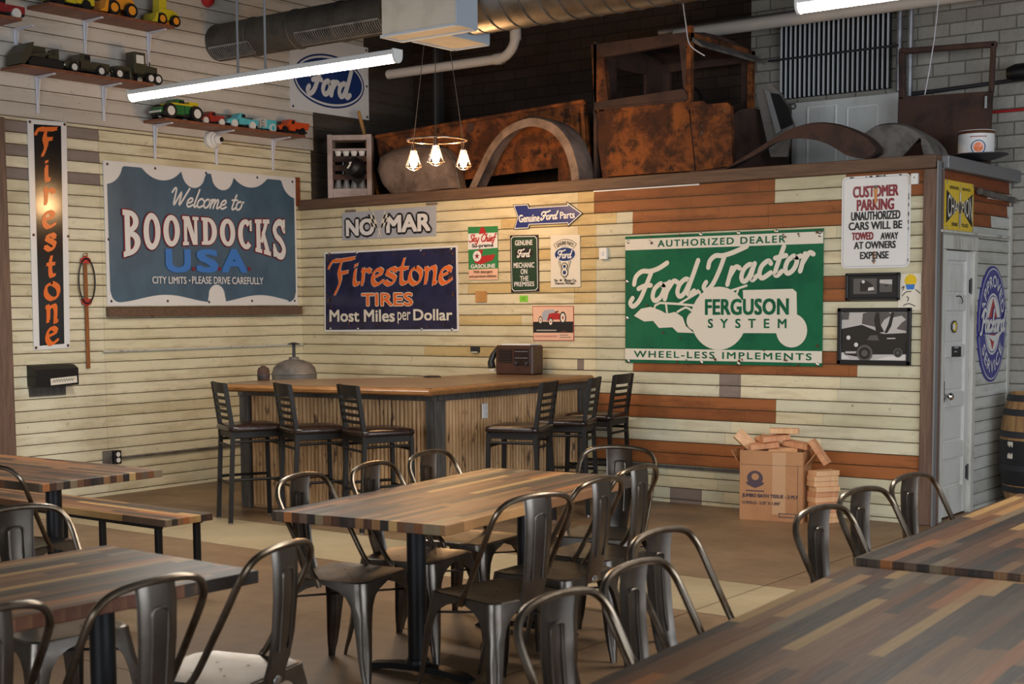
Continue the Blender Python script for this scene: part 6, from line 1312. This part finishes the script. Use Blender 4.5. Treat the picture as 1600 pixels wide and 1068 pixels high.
# ---------------------------------------------------------------- shelves with toys on the left wall
def shelf(label, y0, y1, z, ybr, d=.30):
    t = thing('wall_shelf', label, 'shelf', (0, (y0+y1)/2, z), PI/2, 'toy shelves on the left wall'); L = y1-y0
    m = MB(); m.box((0, -d/2, .012), (L, d, .024), b=.002); m.build('board', 'shelf', t, smooth=0)
    for y in ybr:
        x = y-(y0+y1)/2; m = MB(); m.bar((x, -.006, 0), (x, -.006, -.30), .028, .012, up=(0, 1, 0), b=.003); m.bar((x, -.02, -.008), (x, -d*.82, -.006), .028, .012, b=.003); m.prism([(-.012, -.02), (-.012, -.24), (-.05, -.03), (-d*.7, -.012)], x-.004, x+.004, 0, 'yz'); fixnormals(m.build('bracket', 'bracket', t, smooth=0))
    return t
yb_ = lambda x, y: onx(x, y, 0).y
shelf('top toy shelf on the left wall carrying yellow toy machines', -3.02, -1.762, 4.005, (yb_(133, 88), yb_(232, 106)))
shelf('middle toy shelf on the left wall with three olive drab toys', -3.281, -2.0, 3.49, (yb_(59, 179), yb_(162, 189)))
shelf('lowest toy shelf on the left wall with bright toy trucks above the welcome sign', -1.887, -.206, 3.215, (yb_(242, 251), yb_(338, 260), yb_(426, 268)))
pz_ = onx(35, 33, .30); shelf('short toy shelf end at the top left picture corner carrying a maroon toy car', -4.1, pz_.y, pz_.z, (yb_(24, 74),))
def wheels(t, xs, y, r, w, tyre, hub):
    for x in xs:
        for s_ in (-1, 1):
            m = MB(); m.lathe([(r*.55, -w/2), (r*.95, -w/2), (r, -w*.3), (r, w*.3), (r*.95, w/2), (r*.55, w/2)], (0, 0, 0), 18, 0, 'y'); m.v = [Vector((p.x+x, p.y+s_*y, p.z+r)) for p in m.v]; o = m.build('wheel', tyre, t)
            m = MB(); m.lathe([(0, -w*.54), (r*.6, -w*.54), (r*.6, w*.54), (0, w*.54)], (0, 0, 0), 14, 0, 'y'); m.v = [Vector((p.x+x, p.y+s_*y, p.z+r)) for p in m.v]; h = m.build('hub', hub, o)
def body(t, name, poly, hw, mat, b=0.0):
    m = MB(); P = inset(poly, b) if b else poly; m.loft([[(x, y, z) for x, z in (poly if abs(y) < hw-1e-4 else P)] for y in ([-hw, -hw+b, hw-b, hw] if b else [-hw, hw])]); return fixnormals(m.build(name, mat, t, smooth=30))
def toy(label, x0, x1, zsh, cat='toy truck', d=.16):
    """toy spanning picture x0..x1 on the shelf at height zsh; local x runs along the shelf, local -y faces the room"""
    a, b = onx(*x0, d), onx(*x1, d); t = thing('toy_vehicle', label, cat, (d, (a.y+b.y)/2, zsh+.0245), PI/2, 'toy vehicles on the wall shelves'); return t, b.y-a.y
def pickup(label, x0, x1, zsh, col, tyre='t_black', hub='t_white', flip=1, kind='bed', d=.17):
    t, L = toy(label, x0, x1, zsh, d=d); h = L*.36; hw = L*.17; r = L*.105; f = flip; k = lambda P: [(f*x*L, z*L+.0) for x, z in P] if f > 0 else [(f*x*L, z*L) for x, z in P][::-1]
    body(t, 'chassis', k([(-.48, .07), (.5, .07), (.5, .12), (-.48, .12)]), hw*.8, 't_black')
    body(t, 'hood', k([(-.5, .10), (-.14, .10), (-.14, .25), (-.2, .25), (-.44, .225), (-.5, .19)]), hw*.92, col, L*.015)
    body(t, 'cab', k([(-.2, .10), (.08, .10), (.08, .25), (.07, .385), (-.10, .385), (-.2, .25)]), hw*.92, col, L*.015)
    m = MB(); m.box((f*(-.0)*L, 0, .315*L), (.13*L, hw*1.87, .085*L)); m.build('window', 'hole', t, smooth=0)
    if kind == 'bed':
        m = MB()
        for c, dd in (((f*.29*L, 0, .13*L), (.42*L, hw*1.8, .03*L)), ((f*.29*L, hw*.9, .19*L), (.42*L, .02*L, .13*L)), ((f*.29*L, -hw*.9, .19*L), (.42*L, .02*L, .13*L)), ((f*.49*L, 0, .19*L), (.02*L, hw*1.8, .13*L))): m.box(c, dd, b=.002)
        m.build('bed', col, t, smooth=0)
    elif kind == 'dump':
        m = MB()
        P = [(.06, .16), (.5, .16), (.56, .33), (.02, .33)]; m.loft([[(f*x*L, y, z*L) for x, z in P] for y in (-hw*1.05, hw*1.05)]); 
        for i in range(6): m.box((f*(.09+.075*i)*L, 0, .25*L), (.014*L, hw*2.16, .15*L))
        fixnormals(m.build('dump_bed', col, t, smooth=0))
    elif kind == 'crew':
        m = MB(); m.box((f*.25*L, 0, .21*L), (.32*L, hw*1.85, .17*L), b=.003); m.build('rear_body', col, t, smooth=0)
        m = MB()
        for x in (.0, .2, .36): m.tube([(f*x*L, -hw*.7, .37*L if x < .1 else .30*L), (f*x*L, hw*.7, .37*L if x < .1 else .30*L)], .012*L, 6)
        m.build('rack', 't_black', t)
    wheels(t, (f*-.31*L, f*.30*L), hw*.86, r, L*.075, tyre, hub)
    m = MB(); m.box((f*-.51*L, 0, .125*L), (.03*L, hw*1.9, .035*L), b=.002); m.build('bumper', hub, t, smooth=0); return t, L
Z2 = 3.49; Z3 = 3.215; Z1 = 4.005
# middle shelf: crawler loader, pickup, grader
t, L = toy('olive drab toy crawler loader with a big blade, left on the middle toy shelf', (22, 96), (92, 110), Z2, 'toy loader'); body(t, 'track', [(-.28*L, .02*L), (.46*L, .02*L), (.5*L, .10*L), (.42*L, .20*L), (-.22*L, .20*L), (-.32*L, .10*L)], .2*L, 't_black', .01*L); body(t, 'engine_hood', [(-.22*L, .20*L), (.12*L, .20*L), (.12*L, .40*L), (-.18*L, .42*L)], .13*L, 't_olive', .01*L); body(t, 'seat', [(.18*L, .2*L), (.42*L, .2*L), (.42*L, .42*L), (.36*L, .42*L), (.32*L, .30*L), (.18*L, .28*L)], .13*L, 't_olive'); body(t, 'blade', [(-.52*L, .02*L), (-.44*L, .02*L), (-.30*L, .20*L), (-.22*L, .46*L), (-.30*L, .44*L), (-.48*L, .24*L)], .26*L, 't_olive'); m = MB()
for s_ in (-1, 1): m.bar((-.34*L, s_*.2*L, .2*L), (.2*L, s_*.2*L, .3*L), .03*L, .04*L)
m.build('lift_arm', 't_olive', t, smooth=0)
pickup('olive drab toy pickup with white hubs in the middle of the middle toy shelf', (94, 103), (163, 113), Z2, 't_olive')
t, L = toy('olive drab toy road grader at the right end of the middle toy shelf', (166, 113), (240, 126), Z2, 'toy grader'); body(t, 'boom', [(-.5*L, .16*L), (.1*L, .2*L), (.1*L, .26*L), (-.3*L, .25*L), (-.5*L, .2*L)], .05*L, 't_olive'); body(t, 'cab', [(.0, .16*L), (.24*L, .16*L), (.24*L, .52*L), (.0, .52*L)], .12*L, 't_olive', .006*L); m = MB(); m.box((.12*L, 0, .40*L), (.16*L, .25*L, .14*L)); m.build('window', 't_white', t, smooth=0); body(t, 'engine', [(.24*L, .14*L), (.5*L, .14*L), (.5*L, .30*L), (.24*L, .32*L)], .11*L, 't_olive', .006*L); m = MB(); m.bar((-.15*L, -.2*L, .10*L), (-.02*L, .2*L, .10*L), .03*L, .12*L); m.build('blade', 't_olive', t, smooth=0); wheels(t, (-.36*L, .30*L, .46*L), .15*L, .095*L, .07*L, 't_black', 't_white'); m = MB(); m.tube([(.42*L, 0, .3*L), (.42*L, 0, .40*L)], .012*L, 6); m.build('exhaust', 't_black', t)
# lowest shelf
t, L = pickup('green and yellow big wheeled toy jeep on the lowest toy shelf', (243, 180), (308, 188), Z3, 't_green', flip=1, kind='crew', d=.19); m = MB(); m.box((-.0*L, 0, .29*L), (.5*L, .36*L, .03*L)); m.box((.30*L, 0, .33*L), (.22*L, .30*L, .06*L)); m.build('stripe', 't_yellow', t, smooth=0); wheels(t, (-.31*L, .32*L), .17*L, .145*L, .11*L, 't_black', 't_white')
pickup('small red toy fire jeep beside the green toy jeep on the lowest shelf', (308, 189), (349, 193), Z3, 't_red', 't_white', 't_white', kind='crew')
pickup('turquoise toy pickup on the lowest toy shelf, pulling a trailer', (351, 192), (397, 198), Z3, 't_aqua', 't_white', 't_white')
t, L = toy('turquoise toy trailer with rails between the pickup and the orange toy truck', (400, 198), (426, 203), Z3, 'toy trailer'); m = MB(); m.box((.06*L, 0, .16*L), (.85*L, .5*L, .05*L))
for s_ in (-1, 1): m.box((.2*L, s_*.24*L, .36*L), (.6*L, .03*L, .36*L), b=.003)
m.box((.48*L, 0, .36*L), (.03*L, .5*L, .4*L)); m.build('box', 't_aqua', t, smooth=0); m = MB()
for z in (.3, .42, .54): m.box((-.28*L, 0, z*L), (.34*L, .5*L, .025*L))
for x in (-.44, -.12): m.box((x*L, 0, .36*L), (.03*L, .5*L, .42*L))
m.build('rail', 't_white', t, smooth=0); wheels(t, (.25*L,), .26*L, .19*L, .1*L, 't_white', 't_aqua'); m = MB(); m.bar((-.36*L, 0, .15*L), (-.56*L, 0, .15*L), .04*L, .03*L); m.build('hitch', 't_black', t, smooth=0)
pickup('orange toy dump truck at the right end of the lowest toy shelf', (430, 200), (474, 208), Z3, 't_orange', 't_black', 't_black', kind='dump')
# top shelf
def loader(label, x0, x1, c, hub, d=.18):
    t, L = toy(label, x0, x1, Z1, 'toy loader', d); body(t, 'engine', [(-.1*L, .18*L), (.5*L, .16*L), (.5*L, .38*L), (.3*L, .46*L), (-.1*L, .46*L)], .17*L, c, .012*L); body(t, 'cab', [(-.12*L, .2*L), (.14*L, .2*L), (.14*L, .75*L), (-.10*L, .75*L)], .14*L, c, .01*L); body(t, 'bucket', [(-.5*L, .04*L), (-.28*L, .04*L), (-.24*L, .3*L), (-.30*L, .3*L), (-.36*L, .12*L)], .26*L, c)
    m = MB()
    for s_ in (-1, 1): m.bar((-.3*L, s_*.12*L, .2*L), (.1*L, s_*.12*L, .44*L), .03*L, .06*L)
    m.build('arm', c, t, smooth=0); wheels(t, (-.1*L, .36*L), .2*L, .16*L, .12*L, 't_black', hub); return t
loader('amber toy wheel loader on the top toy shelf, second from its right end', (143, 12), (203, 24), 't_amber', 't_amber'); loader('lemon yellow toy tractor at the right end of the top toy shelf', (226, 24), (272, 35), 't_yellow', 't_amber')
pickup('yellow toy truck on the top toy shelf, cut by the upper picture edge', (72, 0), (140, 12), Z1, 't_yellow', 't_black', 't_black')
pickup('maroon toy car with white wheels at the top left picture corner', (-38, 20), (32, 26), pz_.z, 't_maroon', 't_white', 't_white', flip=1)
# ---------------------------------------------------------------- small things on the left wall
p = onx(328, 219, .0); t = thing('security_camera', 'white dome security camera under the lowest toy shelf', 'camera', (0, p.y, p.z), PI/2); m = MB(); m.lathe([(.075, 0), (.075, .04), (.06, .055), (.05, .06), (.05, .075)], n=28, axis='y'); m.v = [Vector((v.x, -v.y, v.z)) for v in m.v]; fixnormals(m.build('base', 'white', t)); m = MB(); m.lathe([(.045, .06), (.045, .10), (.03, .12), (0, .125)], n=24, axis='y'); m.v = [Vector((v.x+.02, -v.y, v.z)) for v in m.v]; fixnormals(m.build('eyeball', 'white', t)); m = MB(); m.lathe([(.022, .10), (.022, .128), (0, .130)], n=18, axis='y'); m.v = [Vector((v.x+.03, -v.y, v.z)) for v in m.v]; fixnormals(m.build('lens', 'black', t))
a, b_ = onx(53, 572, .10), onx(121, 600, .10); t = thing('letter_box', 'black metal letter box with a paper label on the left wall', 'box', (.0, (a.y+b_.y)/2, (a.z+b_.z)/2), PI/2); w, h = b_.y-a.y, .17
m = MB(); m.prism([(0, -h/2), (-.12, -h/2), (-.12, h*.32), (-.06, h/2), (0, h/2)], -w/2, w/2, 0, 'yz'); fixnormals(m.build('body', 'black', t, smooth=0)); m = MB(); m.box((.06, -.1215, -h*.26), (w*.62, .002, .055), rot=Matrix.Rotation(-.05, 3, 'Y')); m.build('label', 'ivory', t, smooth=0)
m = MB(); m.tube([(.06-w*.27+k*.008, -.1232, -h*.26+.012*((k*7) % 3-1)+k*.0003) for k in range(int(w*.54/.008))], .0022, 5); m.build('handwriting', 'ink', t)
m = MB(); m.box((-.02, -.006, -h/2-.045), (w*.84, .012, .08)); m.build('back_plate', 'bar_post', t, smooth=0)
p, q = onx(131, 400, 0), onx(135, 575, 0); t = thing('belt_gauge', 'long wooden measuring stick with a black belt loop hanging by a nail', 'measuring stick', (.012, p.y, q.z), PI/2); H_ = p.z-q.z
MT['stick'] = wood('brown_measuring_stick', srgb(150, 92, 46), srgb(120, 70, 32), (40, 40, 4), .5)
m = MB(); m.box((0, -.004, H_/2), (.036, .008, H_), b=.002); m.build('stick', 'stick', t, smooth=0); zl0, zl1 = onx(134, 474, 0).z-q.z, onx(133, 404, 0).z-q.z
m = MB(); m.tube(smooth_path([(.09*math.sin(2*PI*k/16)*.9, -.02, (zl0+zl1)/2+(zl1-zl0)/2*1.0*math.cos(2*PI*k/16)) for k in range(16)], 3, True), .007, 8, closed=True); m.build('belt', 'black', t)
for z, s_ in ((zl1-.01, 1), (zl0+.01, -1)): m = MB(); m.prism([(-.05, z-s_*.03), (-.045, z+s_*.01), (0, z+s_*.035), (.045, z+s_*.01), (.05, z-s_*.03)][::s_], -.016, 0); fixnormals(m.build('holder', 'red', t, smooth=0))
m = MB(); m.lathe([(.02, 0), (.018, .012), (0, .018)], n=14, axis='y'); m.v = [Vector((v.x, -.01-v.y, v.z+H_+.01)) for v in m.v]; fixnormals(m.build('nail', 'copper', t))
p = onx(172, 714, 0); t = thing('wall_outlet', 'grey metal outlet box with twin round sockets low on the left wall', 'outlet', (0, p.y+.0, p.z), PI/2); m = MB(); m.box((-.03, -.012, 0), (.10, .024, .12), b=.003); m.build('plate', 'grey_metal', t, smooth=0); m = MB(); m.box((.04, -.03, 0), (.075, .06, .115), b=.004); m.build('box', 'black', t, smooth=0)
for z in (.025, -.025): m = MB(); m.lathe([(.021, 0), (.021, .003), (0, .0035)], n=18, axis='y'); m.v = [Vector((v.x+.04, -.0605-v.y, v.z+z)) for v in m.v]; fixnormals(m.build('socket', 'white', t))
pipe('conduit', 'thin conduit running along the left wall from the low outlet towards the bar', [(.02, p.y+.08, p.z-.01), (.02, -.12, p.z-.01)], .010, 'grey_metal', 'conduit')
a, b_ = onx(160, 549, 0), onx(487, 537, 0); pipe('conduit', 'thin pale conduit along the left wall at bar height with chipped paint', [(.018, a.y, a.z), (.018, -.02, (a.z+b_.z)/2)], .009, 'jamb', 'conduit')
p = onx(322, 6, 0); m = MB(); m.lathe([(.06, 0), (.065, .02), (.05, .06), (.02, .075), (0, .076)], n=20, axis='x'); o = m.build('alarm_bell', 'red'); o.location = (0, p.y, p.z+.03); tag(o, 'small red bell high on the left wall above the dusty duct', 'bell')
